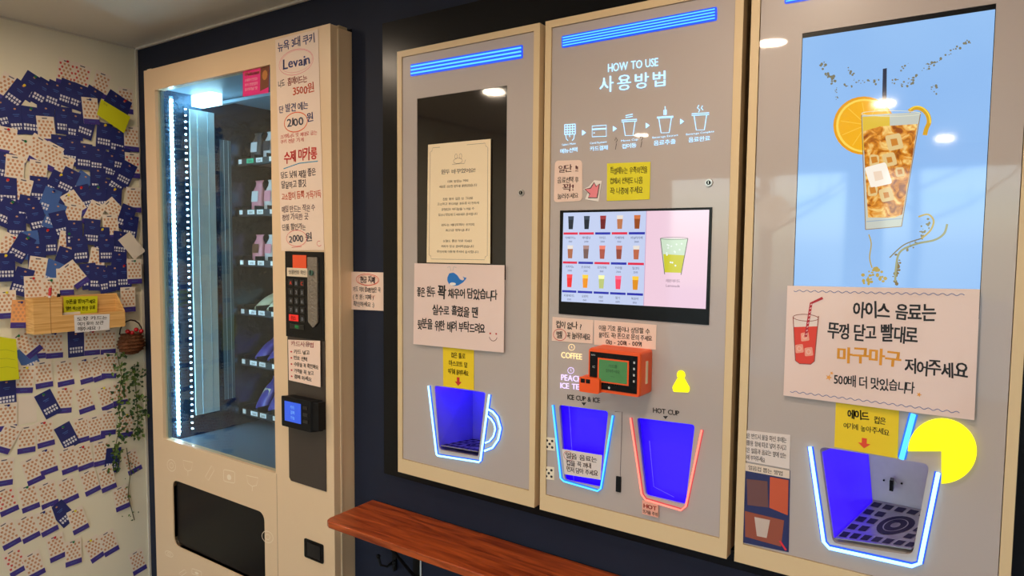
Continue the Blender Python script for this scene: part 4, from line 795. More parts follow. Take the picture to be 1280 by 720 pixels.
KEYM = mat('key_dark', srgb(24, 22, 24), 0.35); LGR = lit(210, 205, 200, 0.35); REDL = lit(240, 70, 50, 0.8)
key(.22, .04, .58, .19, mat('display_red', srgb(205, 70, 30), 0.25, emit=srgb(200, 60, 25), es=0.35, noise=.1), None, None, 'price_display')
key(.06, .19, .62, .29, mat('keypad_label', srgb(225, 205, 180), .5), '상품번호 확인', K, 'keypad_label', txh=.45, tb=.7)
keys = [['A', 'B', 'C'], ['1', '2', '3'], ['4', '5', '6'], ['7', '8', '9']]
for r in range(4):
    for c in range(3): key(.10 + c * .15, .325 + r * .105, .22 + c * .15, .40 + r * .105, KEYM, keys[r][c], REDL if r == 0 and c != 1 else LGR)
key(.10, .735, .35, .81, mat('key_red', srgb(200, 30, 30), .35, emit=srgb(220, 30, 25), es=.5), '취소', K); key(.40, .735, .52, .81, KEYM, '0', LGR)
key(.12, .845, .50, .90, KEYM, '확인', lit(60, 200, 100, .6)); 
# coin slot escutcheon
q = Quad([kq.P(.63, .06), kq.P(.88, .06), kq.P(.88, .86), kq.P(.63, .86)], (0, -1, 0)); mb = MB(); P_ = roundpoly([(q.P(a, b).x, q.P(a, b).z) for a, b in ((0, 0), (1, 0), (1, .92), (.5, 1), (0, .92))], .004); mb.loft([[(x, VF - 0.006, z) for x, z in P_], [(x, VF - 0.011, z) for x, z in P_]], mat('pewter', srgb(150, 140, 130), .32, metal=.7, noise=.25, nscale=150, bump=.5)); mb.solid = True; cs = mb.build('coin_plate', kp)
mb = MB(); c = q.P(.45, .22); mb.cyl(c + Vector((0, -0.005, 0)), c + Vector((0, -0.010, 0)), .009, mat('teal_metal', srgb(90, 125, 115), .3, metal=.6), 18); mb.box((c.x - .0015, c.y - .0112, c.z - .007), (c.x + .0015, c.y - .0098, c.z + .007), M_BLACK); mb.build('coin_slot', cs)
# card reader box
yr = VF - 0.035; rx0, rx1 = at(352, 515, yr).x, at(388, 515, yr).x; rz1, rz0 = at(365, 497, yr).z, at(365, 535, yr).z
rd = thing('card_reader', 'black card reader with small blue screen on the snack machine', 'card reader', ((rx0 + rx1) / 2, VF, rz0))
mb = MB(); P_ = roundrect(rx0, rz0, rx1, rz1, .005)
mb.loft([[(x + 0.02, VF - 0.0035, z) for x, z in P_], [(x + 0.01, yr + 0.012, z) for x, z in P_], [(x, yr, z) for x, z in P_]], M_BLACKM); mb.solid = True
mb.box((rx1 - 0.005, VF - 0.03, rz0 + 0.008), (kx1 + 0.002, VF - 0.0034, rz1 - 0.003), M_BLACKM); mb.build('housing', rd)
q = Quad([(rx0, yr, rz1), (rx1, yr, rz1), (rx1, yr, rz0), (rx0, yr, rz0)], (0, -1, 0)); mb = MB(); sheet(mb, Quad([q.P(.12, .15), q.P(.68, .15), q.P(.68, .8), q.P(.12, .8)], (0, -1, 0)), lit(40, 90, 225), .001, .0002, 1, 1)
for k in range(3): qtext(mb, q, ['카드', '결제', '가능'][k], .4, .36 + k * .17, .1, lit(130, 190, 250), align='C', d=.0018)
mb.build('blue_screen', rd)
mb = MB()
for k in range(3): mb.box((q.P(.76, .2 + k * .22).x, yr - .002, q.P(0, .30 + k * .22).z), (q.P(.92, 0).x, yr + .001, q.P(0, .2 + k * .22).z), KEYM)
mb.build('reader_keys', rd)
# coin return
a, b = vq(381, 672), vq(405, 705); mb = MB(); P_ = roundrect(a[0], b[1], b[0], a[1], .006); mb.loft([[(x, VF - 0.0004, z) for x, z in P_], [(x, VF - .003, z) for x, z in P_]], M_BLACK); mb.solid = True
q = Quad([(a[0], VF - .003, a[1]), (b[0], VF - .003, a[1]), (b[0], VF - .003, b[1]), (a[0], VF - .003, b[1])], (0, -1, 0)); sheet(mb, Quad([q.P(.18, .15), q.P(.85, .15), q.P(.85, .85), q.P(.18, .85)], (0, -1, 0)), KEYM, .002, 0, 1, 1); mb.build('coin_return', V)
# pink sticker on the glass
def d_pink(mb, q, d):
    qpoly(mb, q, [(.68, 0), (1, 0), (1, .8), (.68, .9)], d, ink(120, 60, 30)); qpoly(mb, q, ell(.85, .35, .1, .18, 10), d + .0002, ink(190, 120, 50)); qtext(mb, q, 'Welcome', .06, .26, .18, ink(250, 200, 90), width=.58, bold=.02, d=d)
    for k in range(3): qtext(mb, q, ['수제쿠키 맛있는', '쿠키 전문점의', '오리지널 맛'][k], .08, .46 + .17 * k, .1, ink(250, 200, 210), width=.5, d=d)
sign('pink_sticker', 'hot pink sticker at the upper right corner of the snack machine glass', 'sticker', [(304, 88), (337, 80.5), (336, 116), (304, 121)], VF + 0.011, mat('hot_pink', srgb(235, 40, 130), .4), d_pink)
def d_lev(mb, q, d):
    N = ink(40, 45, 110); O = ink(215, 80, 40); R = ink(205, 45, 40); G = ink(75, 60, 70)
    T = lambda s, x, y, h, w, m, b=.02: qtext(mb, q, s, x, y, h, m, width=w, bold=b, jit=.07, d=d)
    T('뉴욕 3대 쿠키', .06, .055, .040, .86, N); T('Levain', .18, .145, .050, .62, N, .02); qstroke(mb, q, ell(.48, .125, .40, .058), .0015, d, ink(235, 130, 140), True); qstroke(mb, q, ell(.49, .122, .37, .05), .001, d, ink(235, 140, 150), True)
    T('나도', .05, .225, .028, .16, G); T('홈메이드는', .28, .225, .032, .45, ink(150, 50, 40)); T('3500원', .40, .275, .038, .48, O)
    T('단 발견 에는', .05, .345, .032, .68, N); T('2100', .24, .415, .042, .38, ink(70, 70, 90)); T('원', .70, .405, .04, .14, N); qstroke(mb, q, ell(.44, .400, .27, .045), .003, d, ink(230, 95, 40), True)
    T('크기에서도 맛 제대로 굽는', .06, .468, .018, .86, R, .01); T('쿠키 전문 가게', .06, .492, .018, .55, R, .01)
    T('수제 미카롱', .14, .578, .050, .76, R, .035); qstroke(mb, q, [(.12, .61), (.5, .592), (.92, .592)], .003, d, ink(60, 150, 190))
    T('당도 낮춰 제철 좋은', .05, .655, .030, .82, G); T('달달하고 쫄깃', .06, .702, .030, .58, G); T('고소함이 듬뿍 가득가득', .05, .755, .030, .92, O)
    T('매일 만드는 작은 수', .05, .815, .028, .78, ink(110, 80, 90)); T('정성 가득한 곳', .05, .853, .028, .62, ink(110, 80, 90)); T('단품 할인가는', .05, .90, .026, .55, G)
    T('2000', .2, .958, .038, .34, ink(60, 60, 80)); T('원', .60, .955, .04, .14, ink(60, 60, 80)); qstroke(mb, q, ell(.38, .942, .24, .038), .0016, d, ink(230, 90, 90), True); qstroke(mb, q, [(.26, .985), (.5, .982)], .0016, d, R); qstroke(mb, q, ell(.9, .97, .05, .012, 8, 30, 300), .0015, d, R)
sign('menu_scroll', 'long handwritten paper scroll reading Levain, taped down the snack machine front', 'sign', [(344.5, 50), (398, 36.5), (405.5, 312.5), (352, 313.5)], VF, mat('scroll_paper', srgb(240, 214, 196), 0.5, noise=.03), d_lev, 0.0015)
def d_how(mb, q, d):
    qtext(mb, q, '카드사용법', .1, .14, .11, ink(190, 70, 80), width=.7, bold=.015, jit=.06, d=d)
    for k in range(5): qtext(mb, q, ['카드 넣고', '번호 선택', '수량을 꼭 확인해요', '가격을 꼭 보고', '결제 하세요'][k], .18, .32 + .15 * k, .09, K, width=(.5, .42, .76, .62, .55)[k], bold=.02, jit=.06, d=d); qpoly(mb, q, ell(.1, .29 + .15 * k, .03, .022, 8), d, KR)
sign('paper_note', 'cream instruction note with red bullets below the snack machine keypad', 'note', [(360.5, 424.5), (400.5, 426), (401, 484), (361.5, 475)], VF - 0.007, mat('cream_note', (0, 0, 0)), d_how)

# ---- snacks on the trays
def pouch(name, label, cat, x, z, w, h, tilt, m, mtop, y, group, lying=False):
    """a crimped bag; lying bags lean back on the tray"""
    mb = MB(); R = []; prof = [(0, .25), (.08, .8), (.3, 1), (.55, .9), (.7, .6), (.82, .35), (.92, .25), (1, .12)]
    for f, t in prof:
        hw = w / 2 * (1 if f < .65 else (.92 if f < .8 else (.66 if f < .9 else (.62 if f < .96 else .9)))); th = w * .26 * t; ring = []
        for k in range(12):
            a = 2 * math.pi * k / 12; px = math.copysign(abs(math.cos(a)) ** .7, math.cos(a)) * hw; py = math.sin(a) * th
            yy = py + f * h * math.sin(tilt); zz = f * h * math.cos(tilt) + (-py * math.sin(tilt) * .5)
            ring.append((x + px, y + yy, z + .012 + zz))
        R.append(ring)
    mb.loft(R, m, smooth=True); q = Quad([(x - w * .3, y - w * .27, z + h * .68), (x + w * .3, y - w * .27, z + h * .68), (x + w * .3, y - w * .27, z + h * .25), (x - w * .3, y - w * .27, z + h * .25)], (0, -1, 0))
    o = mb.build(name); tag(o, label, cat, group)
    mb = MB(); c = Vector((x, y + h * .5 * math.sin(tilt) - w * .25 - .0015, z + .012 + h * .48 * math.cos(tilt))); up = Vector((0, math.sin(tilt), math.cos(tilt))) * h * .17; rt = Vector((w * .3, 0, 0)); q = Quad([c - rt + up, c + rt + up, c + rt - up, c - rt - up], (0, -1, 0)); sheet(mb, q, mtop, .0006, 0, 1, 1); mb.build('pack_label', o)
BAGC = {'pink': mat('bag_pink', srgb(225, 150, 165), .25), 'white': mat('bag_white', srgb(215, 215, 220), .25), 'brown': mat('bag_brown', srgb(110, 70, 50), .3), 'purple': mat('bag_purple', srgb(80, 75, 170), .3), 'dark': mat('bag_dark', srgb(60, 55, 60), .3), 'cream': mat('bag_cream', srgb(220, 225, 200), .3)}
plan = [('top shelf', .10, [('dark', 'white'), ('white', 'dark'), ('brown', 'white')], 'cookie_bag', 0.1), ('second shelf', .11, [('pink', 'white'), ('white', 'pink'), ('pink', 'white')], 'cookie_bag', .1), ('third shelf', .095, [('pink', 'brown'), ('white', 'pink'), ('white', 'brown')], 'cookie_bag', .1), ('fourth shelf', .11, [('cream', 'white'), ('cream', 'pink'), ('pink', 'cream')], 'cake_pack', .95), ('fifth shelf', .11, [('purple', 'white'), ('purple', 'white'), ('white', 'purple')], 'cake_pack', .8), ('bottom shelf', .13, [('purple', 'cream'), ('purple', 'white'), ('cream', 'purple')], 'cake_pack', .6)]
CN = {'pink': 'pink', 'white': 'white', 'brown': 'brown', 'purple': 'purple', 'dark': 'dark grey', 'cream': 'cream'}
for k, (nm, h, its, kind, tilt) in enumerate(plan):
    for j, (c1, c2) in enumerate(its):
        x = iL + 0.012 + 0.056 + j * .085
        if x + .04 > iR: break
        pouch(kind, '%s snack bag, %s, on the %s of the snack machine' % (CN[c1], ['leftmost', 'second from left', 'third from left'][j], nm), 'snack bag', x, shz[k] - 0.012, .07, h * 1.2, tilt, BAGC[c1], BAGC[c2], YS + .05, 'bagged snacks in the snack machine')

# ================================================================== LOYALTY CARDS ON THE LEFT WALL
CW, CH = .058, .101
CB = mat('card_navy', srgb(36, 44, 112), .45, noise=.06, nscale=30); CLB = mat('card_blue', srgb(70, 105, 175), .4); CWH = mat('card_white', srgb(238, 224, 208), .5); CBAND = mat('card_purple', srgb(66, 52, 140), .45); CDOT = mat('card_dot', srgb(206, 150, 110), .5); CDOT2 = mat('card_dot_red', srgb(215, 90, 80), .5); CORG = mat('card_orange', srgb(235, 170, 110), .5); CGREY = mat('card_print', srgb(90, 85, 100), .5); CPT = mat('card_stampbox', srgb(225, 225, 235), .5)
def card_mesh(kind):
    q = Quad([(0, -CW / 2, CH / 2), (0, CW / 2, CH / 2), (0, CW / 2, -CH / 2), (0, -CW / 2, -CH / 2)], (1, 0, 0)); mb = MB()
    base = {'B': CB, 'L': CLB, 'W': CWH, 'R': CWH, 'P': CWH, 'O': CORG}[kind]; sheet(mb, q, base, .0006, 0, 1, 1); d = .0008
    if kind in 'BL':
        for r in range(2):
            for c in range(5): qpoly(mb, q, [(.1 + c * .165, .62 + r * .13), (.23 + c * .165, .62 + r * .13), (.21 + c * .165, .71 + r * .13), (.12 + c * .165, .71 + r * .13)], d, CPT)
        qpoly(mb, q, ell(.5, .12, .07, .03, 8), d, CDOT); qpoly(mb, q, [(.32, .3), (.68, .3), (.68, .325), (.32, .325)], d, CLB); qpoly(mb, q, [(.38, .36), (.62, .36), (.62, .38), (.38, .38)], d, CLB)
    elif kind in 'WRO':
        for r in range(5):
            for c in range(3 if r % 2 else 4):
                cx = (.14 if r % 2 == 0 else .26) + c * .24; cy = .19 + r * .125
                dm = CDOT2 if (kind == 'R' and (r * 3 + c) % 3 == 0) else CDOT; qpoly(mb, q, [(cx - .075, cy - .025), (cx, cy - .045), (cx + .075, cy - .025), (cx + .045, cy + .045), (cx - .045, cy + .045)], d, dm)
        qpoly(mb, q, [(.3, .06), (.62, .05), (.6, .09), (.33, .1)], d, CGREY); qpoly(mb, q, [(0, .80), (1, .80), (1, 1), (0, 1)], d, CBAND); qpoly(mb, q, [(.3, .89), (.7, .89), (.7, .91), (.3, .91)], d + .0001, CLB)
    o = mb.build('tmp'); me = o.data; bpy.data.objects.remove(o); return me
CM = {k: card_mesh(k) for k in 'BLWRPO'}
PINM = [mat('pin_red', srgb(200, 30, 40), .3), mat('pin_green', srgb(30, 120, 70), .3), mat('pin_yellow', srgb(235, 215, 50), .3), mat('pin_blue', srgb(30, 40, 120), .3)]
PM = []
for m in PINM:
    mb = MB(); mb.cyl((.0008, 0, CH * .42), (.006, 0, CH * .42), .003, m, 10, .0045); o = mb.build('tmp'); PM.append(o.data); bpy.data.objects.remove(o)
ROWS = [
 ('first', [(82, 91, 8, 'R'), (101, 97, 12, 'R'), (126, 106, 15, 'W'), (157, 126, 0, 'W'), (8, 110, 25, 'W')]),
 ('second', [(36, 108, 28, 'B'), (21, 118, 32, 'B'), (53, 116, 25, 'B'), (68, 119, 15, 'B'), (84, 117, 12, 'B'), (98, 122, 14, 'B'), (113, 125, 25, 'B'), (139, 130, 28, 'B'), (151, 138, 20, 'B')]),
 ('third', [(6, 142, -20, 'B'), (21, 150, -10, 'B'), (38, 151, 0, 'B'), (57, 149, 0, 'B'), (79, 151, 0, 'B'), (93, 158, 4, 'B'), (107, 157, 15, 'B'), (129, 170, 5, 'B'), (146, 177, 8, 'B'), (112, 139, -4, 'W'), (164, 174, 0, 'W')]),
 ('fourth', [(57, 163, -4, 'W'), (8, 177, 6, 'W'), (42, 186, 32, 'W'), (24, 190, 22, 'W'), (74, 186, 0, 'B'), (89, 191, 2, 'B'), (104, 196, 2, 'B'), (121, 200, 3, 'B'), (136, 207, 12, 'B'), (150, 200, 10, 'B'), (62, 196, 25, 'W'), (164, 207, 0, 'R')]),
 ('fifth', [(3, 208, 10, 'B'), (17, 212, 5, 'W'), (46, 218, 6, 'W'), (78, 211, 16, 'W'), (98, 231, 35, 'L'), (68, 231, 26, 'B'), (83, 227, 24, 'B'), (121, 226, 0, 'B'), (130, 240, 5, 'B'), (146, 227, 32, 'B'), (155, 218, 25, 'B')]),
 ('sixth', [(47, 238, 2, 'B'), (25, 240, 14, 'W'), (104, 248, -18, 'B'), (68, 252, 0, 'B'), (122, 248, -6, 'B'), (140, 250, 5, 'B'), (60, 252, 20, 'L'), (167, 250, 0, 'W'), (8, 240, 0, 'B')]),
 ('seventh', [(6, 266, 26, 'B'), (32, 262, 10, 'B'), (44, 273, -15, 'B'), (92, 256, -34, 'W'), (89, 271, 8, 'W'), (115, 268, 26, 'W'), (142, 264, -42, 'W'), (155, 272, 20, 'B'), (66, 270, 20, 'L'), (160, 285, 10, 'B')]),
 ('eighth', [(19, 284, 2, 'B'), (74, 281, -16, 'B'), (136, 284, -4, 'W'), (37, 306, -8, 'L'), (58, 302, -3, 'B'), (81, 306, 10, 'W'), (125, 300, 0, 'B'), (147, 305, 8, 'B'), (112, 290, 5, 'B'), (90, 292, 0, 'B')]),
 ('ninth', [(7, 310, 30, 'W'), (24, 310, 30, 'B'), (97, 312, -5, 'B'), (118, 326, 12, 'W'), (130, 312, 0, 'B'), (162, 307, -38, 'P'), (44, 322, 3, 'B'), (76, 326, 20, 'B'), (145, 330, 4, 'B'), (108, 345, -5, 'B')]),
 ('tenth', [(5, 334, 0, 'B'), (60, 342, 26, 'L'), (43, 338, 10, 'W'), (24, 352, 18, 'B'), (78, 352, 0, 'W'), (90, 343, -36, 'W'), (118, 347, 5, 'B'), (129, 350, -8, 'B'), (140, 347, 0, 'B'), (151, 345, 0, 'B'), (164, 339, 0, 'W')]),
 ('eleventh', [(5, 380, 0, 'W'), (22, 392, 5, 'O'), (156, 374, 0, 'W'), (38, 362, 0, 'W'), (60, 364, 0, 'W')]),
 ('twelfth', [(52, 431, 2, 'W'), (68, 431, 2, 'W'), (95, 430, 0, 'B'), (115, 428, 2, 'W'), (135, 427, 2, 'W'), (36, 450, -20, 'L'), (33, 430, -38, 'W')]),
 ('thirteenth', [(31, 474, 8, 'W'), (54, 468, -2, 'W'), (81, 466, -4, 'W'), (108, 463, -8, 'W'), (123, 460, -12, 'W'), (137, 457, 8, 'W')]),
 ('fourteenth', [(8, 491, 0, 'B'), (34, 512, 0, 'P'), (80, 500, 6, 'W'), (60, 505, -22, 'B'), (106, 500, -10, 'W'), (133, 497, -14, 'W'), (150, 491, 0, 'W')]),
 ('fifteenth', [(9, 521, 3, 'W'), (56, 542, -4, 'W'), (103, 537, -5, 'W'), (120, 535, -5, 'W'), (84, 545, -22, 'B'), (136, 528, 6, 'W'), (157, 531, 4, 'W'), (8, 548, 30, 'W'), (33, 549, 3, 'W')]),
 ('sixteenth', [(5, 590, 5, 'W'), (41, 588, -14, 'W'), (59, 576, -8, 'W'), (85, 575, -8, 'W'), (105, 571, -8, 'W'), (126, 566, 0, 'W'), (140, 575, 8, 'B'), (165, 577, -16, 'W')]),
 ('seventeenth', [(8, 626, -12, 'R'), (36, 622, -8, 'W'), (85, 612, -12, 'W'), (112, 602, -14, 'W'), (133, 598, -10, 'W'), (60, 618, -8, 'W')]),
 ('eighteenth', [(151, 622, -8, 'W'), (78, 642, -32, 'B'), (97, 650, -14, 'W'), (10, 668, -16, 'W'), (35, 660, -14, 'W'), (58, 652, -14, 'W')]),
 ('nineteenth', [(70, 684, -8, 'W'), (91, 690, 0, 'W'), (118, 686, -20, 'W'), (136, 678, -14, 'W'), (19, 702, -16, 'R'), (42, 706, -12, 'W'), (172, 702, -12, 'W')]),
]
DESC = {'B': 'navy stamp card', 'L': 'light blue stamp card', 'W': 'dotted cream stamp card', 'R': 'red-stamped cream card', 'P': 'plain cream card', 'O': 'orange stamp card'}
ORD = ['leftmost', 'second from left', 'third from left', 'fourth from left', 'fifth from left', 'sixth from left', 'seventh from left', 'eighth from left', 'ninth from left', 'tenth from left', 'eleventh from left', 'twelfth from left']
placed = []; npin = 0
for rn, L in ROWS:
    order = {id(t): i for i, t in enumerate(sorted(L, key=lambda t: t[0]))}
    for it in L:
        u, v, ro, kd = it
        lv = 0
        for (pu, pv, pl) in placed:
            if abs(pu - u) < 24 and abs(pv - v) < 33: lv = max(lv, pl + 1)
        placed.append((u, v, lv))
        o = bpy.data.objects.new('stamp_card', CM[kd]); C.objects.link(o); p = atx(u, v, LX)
        p.y = min(p.y, WALL - 0.036); o.location = (LX + .0006 + lv * .0008, p.y, p.z); o.rotation_euler = (-math.radians(ro), 0, 0)
        tag(o, '%s, %s in the %s row of wall cards' % (DESC[kd], ORD[order[id(it)]], rn), 'card', 'stamp cards pinned on the left wall')
        if random.random() < .3:
            c = bpy.data.objects.new('push_pin', PM[npin % 4]); npin += 1; C.objects.link(c); c.parent = o
LV = max(l for _, _, l in placed) * .0008; print('LV', LV)
# lime notes
def xsign(name, label, cat, px, X, m, draw):
    q = qpx_x(px, X); mb = MB(); top = sheet(mb, q, m, .0008, 0); draw(mb, q, top + .0003); return tag(mb.build(name), label, cat)
def d_plainlime(mb, q, d): qtext(mb, q, '안내', .1, .2, .1, ink(120, 120, 40), d=d)
xsign('sticky_note', 'tilted lime green note near the top right of the card wall', 'note', [(126.5, 124), (163, 146), (155, 166.5), (121, 143)], LX + LV + .004, M_LIMEP, d_plainlime)
def d_biglime(mb, q, d):
    for k in range(3): qstroke(mb, q, [(.2, .3 + .2 * k), (.5, .28 + .2 * k), (.9, .32 + .2 * k)], .001, d, ink(140, 150, 40))
xsign('sticky_note', 'large lime green note low at the left edge of the card wall', 'note', [(-6, 420), (14, 419), (24, 440), (19, 476)][:0] or [(-6, 420), (20, 424), (24, 474), (-6, 477)], LX + LV + .004, M_LIMEP, d_biglime)

# ================================================================== WOODEN BOX
XF = LX + .095; Yn = atx(42, 395, XF).y
yE = atx(156.5, 400, XF).y; yM = atx(78, 400, XF).y
zt = atx(60, 372.5, XF).z; zb = atx(60, 417, XF).z; zl = atx(100, 392.5, XF).z
WD = bpy.data.materials.new('pine_wood'); WD.use_nodes = True; t_ = WD.node_tree; b_ = t_.nodes['Principled BSDF']; b_.inputs['Roughness'].default_value = .5
wv = t_.nodes.new('ShaderNodeTexNoise'); tc_ = t_.nodes.new('ShaderNodeTexCoord'); mp = t_.nodes.new('ShaderNodeMapping'); mp.inputs['Scale'].default_value = (10, 3, 90); t_.links.new(tc_.outputs['Object'], mp.inputs[0]); t_.links.new(mp.outputs[0], wv.inputs['Vector']); wv.inputs['Scale'].default_value = 2
rp = t_.nodes.new('ShaderNodeValToRGB'); rp.color_ramp.elements[0].color = (*srgb(205, 150, 80), 1); rp.color_ramp.elements[0].position = .3; rp.color_ramp.elements[1].color = (*srgb(236, 190, 122), 1); rp.color_ramp.elements[1].position = .7; t_.links.new(wv.outputs[0], rp.inputs[0]); t_.links.new(rp.outputs[0], b_.inputs['Base Color'])
bxo = thing('wooden_box', 'pale wooden card box on the left wall with yellow and white notes', 'box', (LX, Yn, zb)); XB = LX + LV + .002
th = .006
mb = MB(); mb.box((XB, Yn, zb), (XB + .006, yE, zt), WD); mb.build('back_board', bxo)
mb = MB(); mb.box((XB + .006, Yn + th, zb), (XF - th, yE - th, zb + th), WD); mb.build('bottom_board', bxo)
mb = MB(); mb.box((XB + .006, Yn, zb), (XF - th, Yn + th, zt), WD); mb.build('side_board', bxo)
mb = MB(); vsb = [(XB + .006, zb), (XF, zb), (XF, zl), (XB + .006, zt)]; mb.loft([[(x, yE - th, z) for x, z in vsb], [(x, yE, z) for x, z in vsb]], WD); mb.solid = True; mb.build('side_board', bxo)
mb = MB(); mb.box((XF - th, Yn, zb), (XF, yM, zt), WD); ym2 = Yn + (yM - Yn) * .58; mb.box((XF - .0005, ym2, zb), (XF + .0006, ym2 + .0015, zt), mat('wood_seam', srgb(160, 110, 60), .6)); mb.box((XB + .006, yM - th, zb + th), (XF - th, yM, zt), WD); mb.build('front_board', bxo)
mb = MB(); mb.box((XF - th, yM, zb), (XF, yE - th, zl), WD); mb.build('low_front_board', bxo)
def xbox_sign(name, label, cat, px, X, m, draw): return xsign(name, label, cat, px, X, m, draw)
def d_bx(mb, q, d):
    for k in range(3): qtext(mb, q, ['도장 카드는', '여기 꽂아 보관', '해주세요 :)'][k], .08, .32 + .29 * k, .2, K, width=.84 - .1 * k, bold=.015, jit=.07, d=d)
xsign('paper_note', 'white handwritten note on the front of the wooden box', 'note', [(92.5, 394), (137, 392.5), (136.5, 412), (93.5, 416)], XF + .0006, mat('white_note2', srgb(225, 222, 225), .5), d_bx)
def d_bx2(mb, q, d):
    for k in range(2): qtext(mb, q, ['쿠폰을 받아가세요', '열번 찍으면 한잔 무료'][k], .06, .36 + .36 * k, .2, ink(60, 60, 10), width=.88, bold=.03, jit=.07, d=d)
xsign('sticky_note', 'bright yellow handwritten note standing inside the wooden box', 'note', [(79, 371), (122, 370), (121, 393), (80, 395)], XB + .018, M_LIMEP, d_bx2)
mb = MB(); c = (XB + .03, (yM + yE) / 2 - .04, zb + th)
for k in range(14): mb.box((XB + .022 + .001 * k, yM + .015, zb + th), (XB + .0226 + .001 * k, yM + .075, zl + .004 + .0006 * (k % 3)), CWH)
tag(mb.build('card_stack'), 'stack of blank white cards standing in the wooden box', 'cards')
pt = thing('marker_pen', 'red-capped marker pen standing in the wooden box', 'pen', (XB + .03, atx(60, 372, XB).y, zb + th)); px_ = XB + .03; py_ = at(60, 372, 1.0).x; py_ = px_ / py_
mb = MB(); mb.cyl((px_, py_, zb + th), (px_ + .004, py_ + .004, zt + .006), .0045, M_WHITEPL, 12); mb.build('barrel', pt); mb = MB(); mb.cyl((px_ + .004, py_ + .004, zt + .006), (px_ + .006, py_ + .007, zt + .035), .0052, PINM[0], 12, .0048); mb.build('cap', pt)
mb = MB(); mb.cyl((px_ + .010, py_ + .014, zb + th), (px_ + .016, py_ + .03, zt + .012), .0055, M_BLACKM, 12); tag(mb.build('stamp_pen'), 'short black stamp pen beside the red-capped marker', 'pen')

# ================================================================== WOVEN BASKET WITH RED BERRIES, VINES
bk = thing('hanging_basket', 'small woven brown basket with red berries in the corner right of the box', 'basket', tuple(atx(164, 440, LX + .04)))
c = atx(164, 426, LX + .035); c.y = min(c.y, WALL - .06); WK = mat('wicker', srgb(112, 62, 28), .7, noise=.3, nscale=120, bump=1.0)
mb = MB(); R = []
for f, r in ((0, .30), (.12, .72), (.35, .98), (.6, 1.0), (.85, .82), (1, .72)):
    R.append([(c.x + .028 * r * math.cos(2 * math.pi * k / 20) , c.y + .052 * r * math.sin(2 * math.pi * k / 20), c.z - .055 + .085 * f) for k in range(20)])
mb.loft(R, WK, smooth=True)
for k in range(7):
    f = k / 6; r = [.5, .85, .98, 1.02, .98, .88, .76][k]; mb.tube([(c.x + .029 * r * math.cos(2 * math.pi * j / 16), c.y + .054 * r * math.sin(2 * math.pi * j / 16), c.z - .05 + .078 * f) for j in range(16)], .0028, WK, 5, closed=True)
mb.build('basket_body', bk)
mb = MB(); mb.tube([(c.x, c.y + .045 * math.cos(math.pi * k / 8), c.z + .03 + .055 * math.sin(math.pi * k / 8)) for k in range(9)], .003, mat('dark_twig', srgb(50, 35, 25), .8), 6); mb.build('handle', bk)
for (dy, dz) in ((-.022, .042), (.012, .046), (.032, .038), (-.005, .035)):
    mb = MB(); mb.ball((c.x + .018, c.y + dy, c.z + dz), .009, mat('berry_red', srgb(190, 25, 35), .25), 10, 8); mb.build('berry', bk)
LEAF = [mat('leaf_green', srgb(95, 120, 50), .5, noise=.2, nscale=30), mat('leaf_dark', srgb(50, 80, 35), .5, noise=.2, nscale=30)]
def vine(label, L, X, n, size, seed, below=None):
    rnd = random.Random(seed); pts = [atx(u, v, X) for u, v in L]
    for p in pts: p.y = min(p.y, WALL - .03)
    t = thing('ivy_vine', label, 'vine', tuple(pts[0])); mb = MB(); mb.tube(pts, .0016, mat('stem', srgb(90, 85, 45), .7), 5); mb.build('stem', t); mb = MB()
    for k in range(n):
        f = rnd.random() * (len(pts) - 1); i = min(int(f), len(pts) - 2); p = pts[i].lerp(pts[i + 1], f - i) + Vector((rnd.uniform(.003, .025), rnd.gauss(0, .014), rnd.gauss(0, .006))); a = rnd.uniform(0, 6.28); s = size * rnd.uniform(.6, 1.2)
        u_ = Vector((rnd.uniform(-.4, .4), math.cos(a), math.sin(a))).normalized(); w_ = Vector((rnd.uniform(-.2, .6), -math.sin(a), math.cos(a))).normalized(); n_ = u_.cross(w_) * s * .12
        mb.add([p, p + u_ * s * .35 + w_ * s * .32 + n_, p + u_ * s, p + u_ * s * .35 - w_ * s * .32 + n_, p + u_ * s * .45 - n_], [(0, 1, 4), (1, 2, 4), (2, 3, 4), (3, 0, 4)], LEAF[k % 2])
    o = mb.build('leaves', t); o['kind'] = 'stuff'
vine('green ivy vine trailing over the cards below the basket', [(146, 440), (152, 470), (148, 500), (150, 530), (144, 560), (142, 585)], LX + LV + .006, 150, .020, 1)
vine('green ivy vine hanging down the corner beside the snack machine', [(168, 455), (170, 490), (172, 520), (172, 545)], LX + .012, 110, .020, 2)
vine('sparse dry vine at the right edge of the cards under the ivy', [(158, 560), (163, 590), (160, 620), (168, 650)], LX + .01, 22, .012, 3)

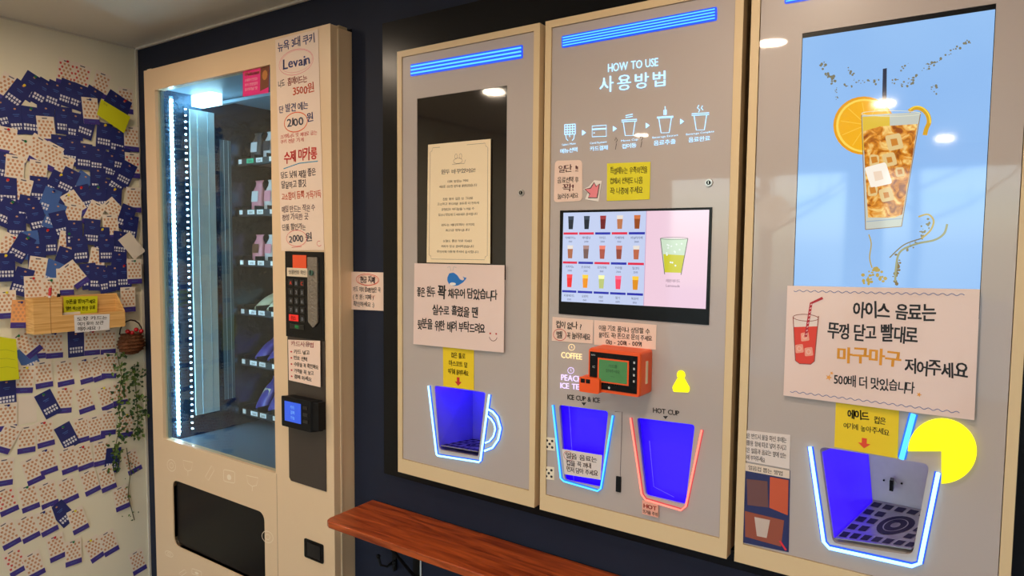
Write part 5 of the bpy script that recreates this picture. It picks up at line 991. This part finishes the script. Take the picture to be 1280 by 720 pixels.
# ================================================================== WOODEN COUNTER
SZ = CAMZ - .802; YC = 1.285
WC = bpy.data.materials.new('counter_wood'); WC.use_nodes = True; t_ = WC.node_tree; b_ = t_.nodes['Principled BSDF']; b_.inputs['Roughness'].default_value = .28
wv = t_.nodes.new('ShaderNodeTexNoise'); tc_ = t_.nodes.new('ShaderNodeTexCoord'); mp = t_.nodes.new('ShaderNodeMapping'); mp.inputs['Scale'].default_value = (2, 22, 22); t_.links.new(tc_.outputs['Object'], mp.inputs[0]); t_.links.new(mp.outputs[0], wv.inputs['Vector']); wv.inputs['Scale'].default_value = 3; wv.inputs['Detail'].default_value = 6; wv.inputs['Distortion'].default_value = .8
rp = t_.nodes.new('ShaderNodeValToRGB'); rp.color_ramp.elements[0].color = (*srgb(120, 45, 18), 1); rp.color_ramp.elements[0].position = .3; rp.color_ramp.elements[1].color = (*srgb(196, 92, 42), 1); rp.color_ramp.elements[1].position = .7; t_.links.new(wv.outputs[0], rp.inputs[0]); t_.links.new(rp.outputs[0], b_.inputs['Base Color'])
sxl = at(405, 655, YC).x
ct = thing('wall_counter', 'red-brown wooden counter shelf on the navy wall below the machines', 'counter', (sxl, WALL, SZ))
mb = MB(); P_ = [(sxl, YC), (1.2, YC), (1.2, WALL - .002), (sxl, WALL - .002)]; P_ = roundpoly(P_[:1], .0) if False else [(sxl + .02, YC), (1.2, YC), (1.2, WALL - .002), (sxl, WALL - .002), (sxl, YC + .02), (sxl + .006, YC + .006)]
mb.loft([[(x, y, SZ - .02) for x, y in P_], [(x, y, SZ) for x, y in P_]], WC); mb.solid = True; mb.build('counter_top', ct, .003)
for u in (522, 760):
    bx_ = at(u, 705, WALL).x if u < 700 else -.3
    mb = MB(); mb.box((bx_ - .012, WALL - .008, SZ - .26), (bx_ + .012, WALL - .002, SZ - .021), M_BLACKM); mb.box((bx_ - .012, YC + .03, SZ - .026), (bx_ + .012, WALL - .002, SZ - .0205), M_BLACKM); mb.tube([(bx_, YC + .05, SZ - .026), (bx_, WALL - .006, SZ - .2)], .005, M_BLACKM, 8); mb.build('bracket', ct)
hk = at(494, 690, WALL); hk_ = thing('coat_hook', 'black double coat hook on the navy wall under the counter', 'hook', (hk.x, WALL, hk.z))
mb = MB(); mb.box((hk.x - .008, WALL - .005, hk.z - .055), (hk.x + .008, WALL - .001, hk.z + .012), M_BLACKM); mb.build('back_plate', hk_)
for s in (-1, 1):
    mb = MB(); mb.tube([(hk.x + s * .004, WALL - .004, hk.z - .03), (hk.x + s * .014, WALL - .02, hk.z - .042), (hk.x + s * .028, WALL - .034, hk.z - .036), (hk.x + s * .034, WALL - .038, hk.z - .01)], [.004, .004, .004, .0045], M_BLACKM, 8); mb.ball((hk.x + s * .034, WALL - .038, hk.z - .008), .007, M_BLACKM, 10, 8); mb.build('hook_arm', hk_)
p = at(527, 705, WALL); mb = MB(); mb.tube([(p.x, WALL - .004, SZ - .032), (p.x, WALL - .004, SZ - .35), (p.x + .004, WALL - .004, .3)], .003, mat('cable_white', (.7, .7, .68), .5), 6); tag(mb.build('power_cable'), 'thin white cable running down the navy wall under the counter', 'cable')
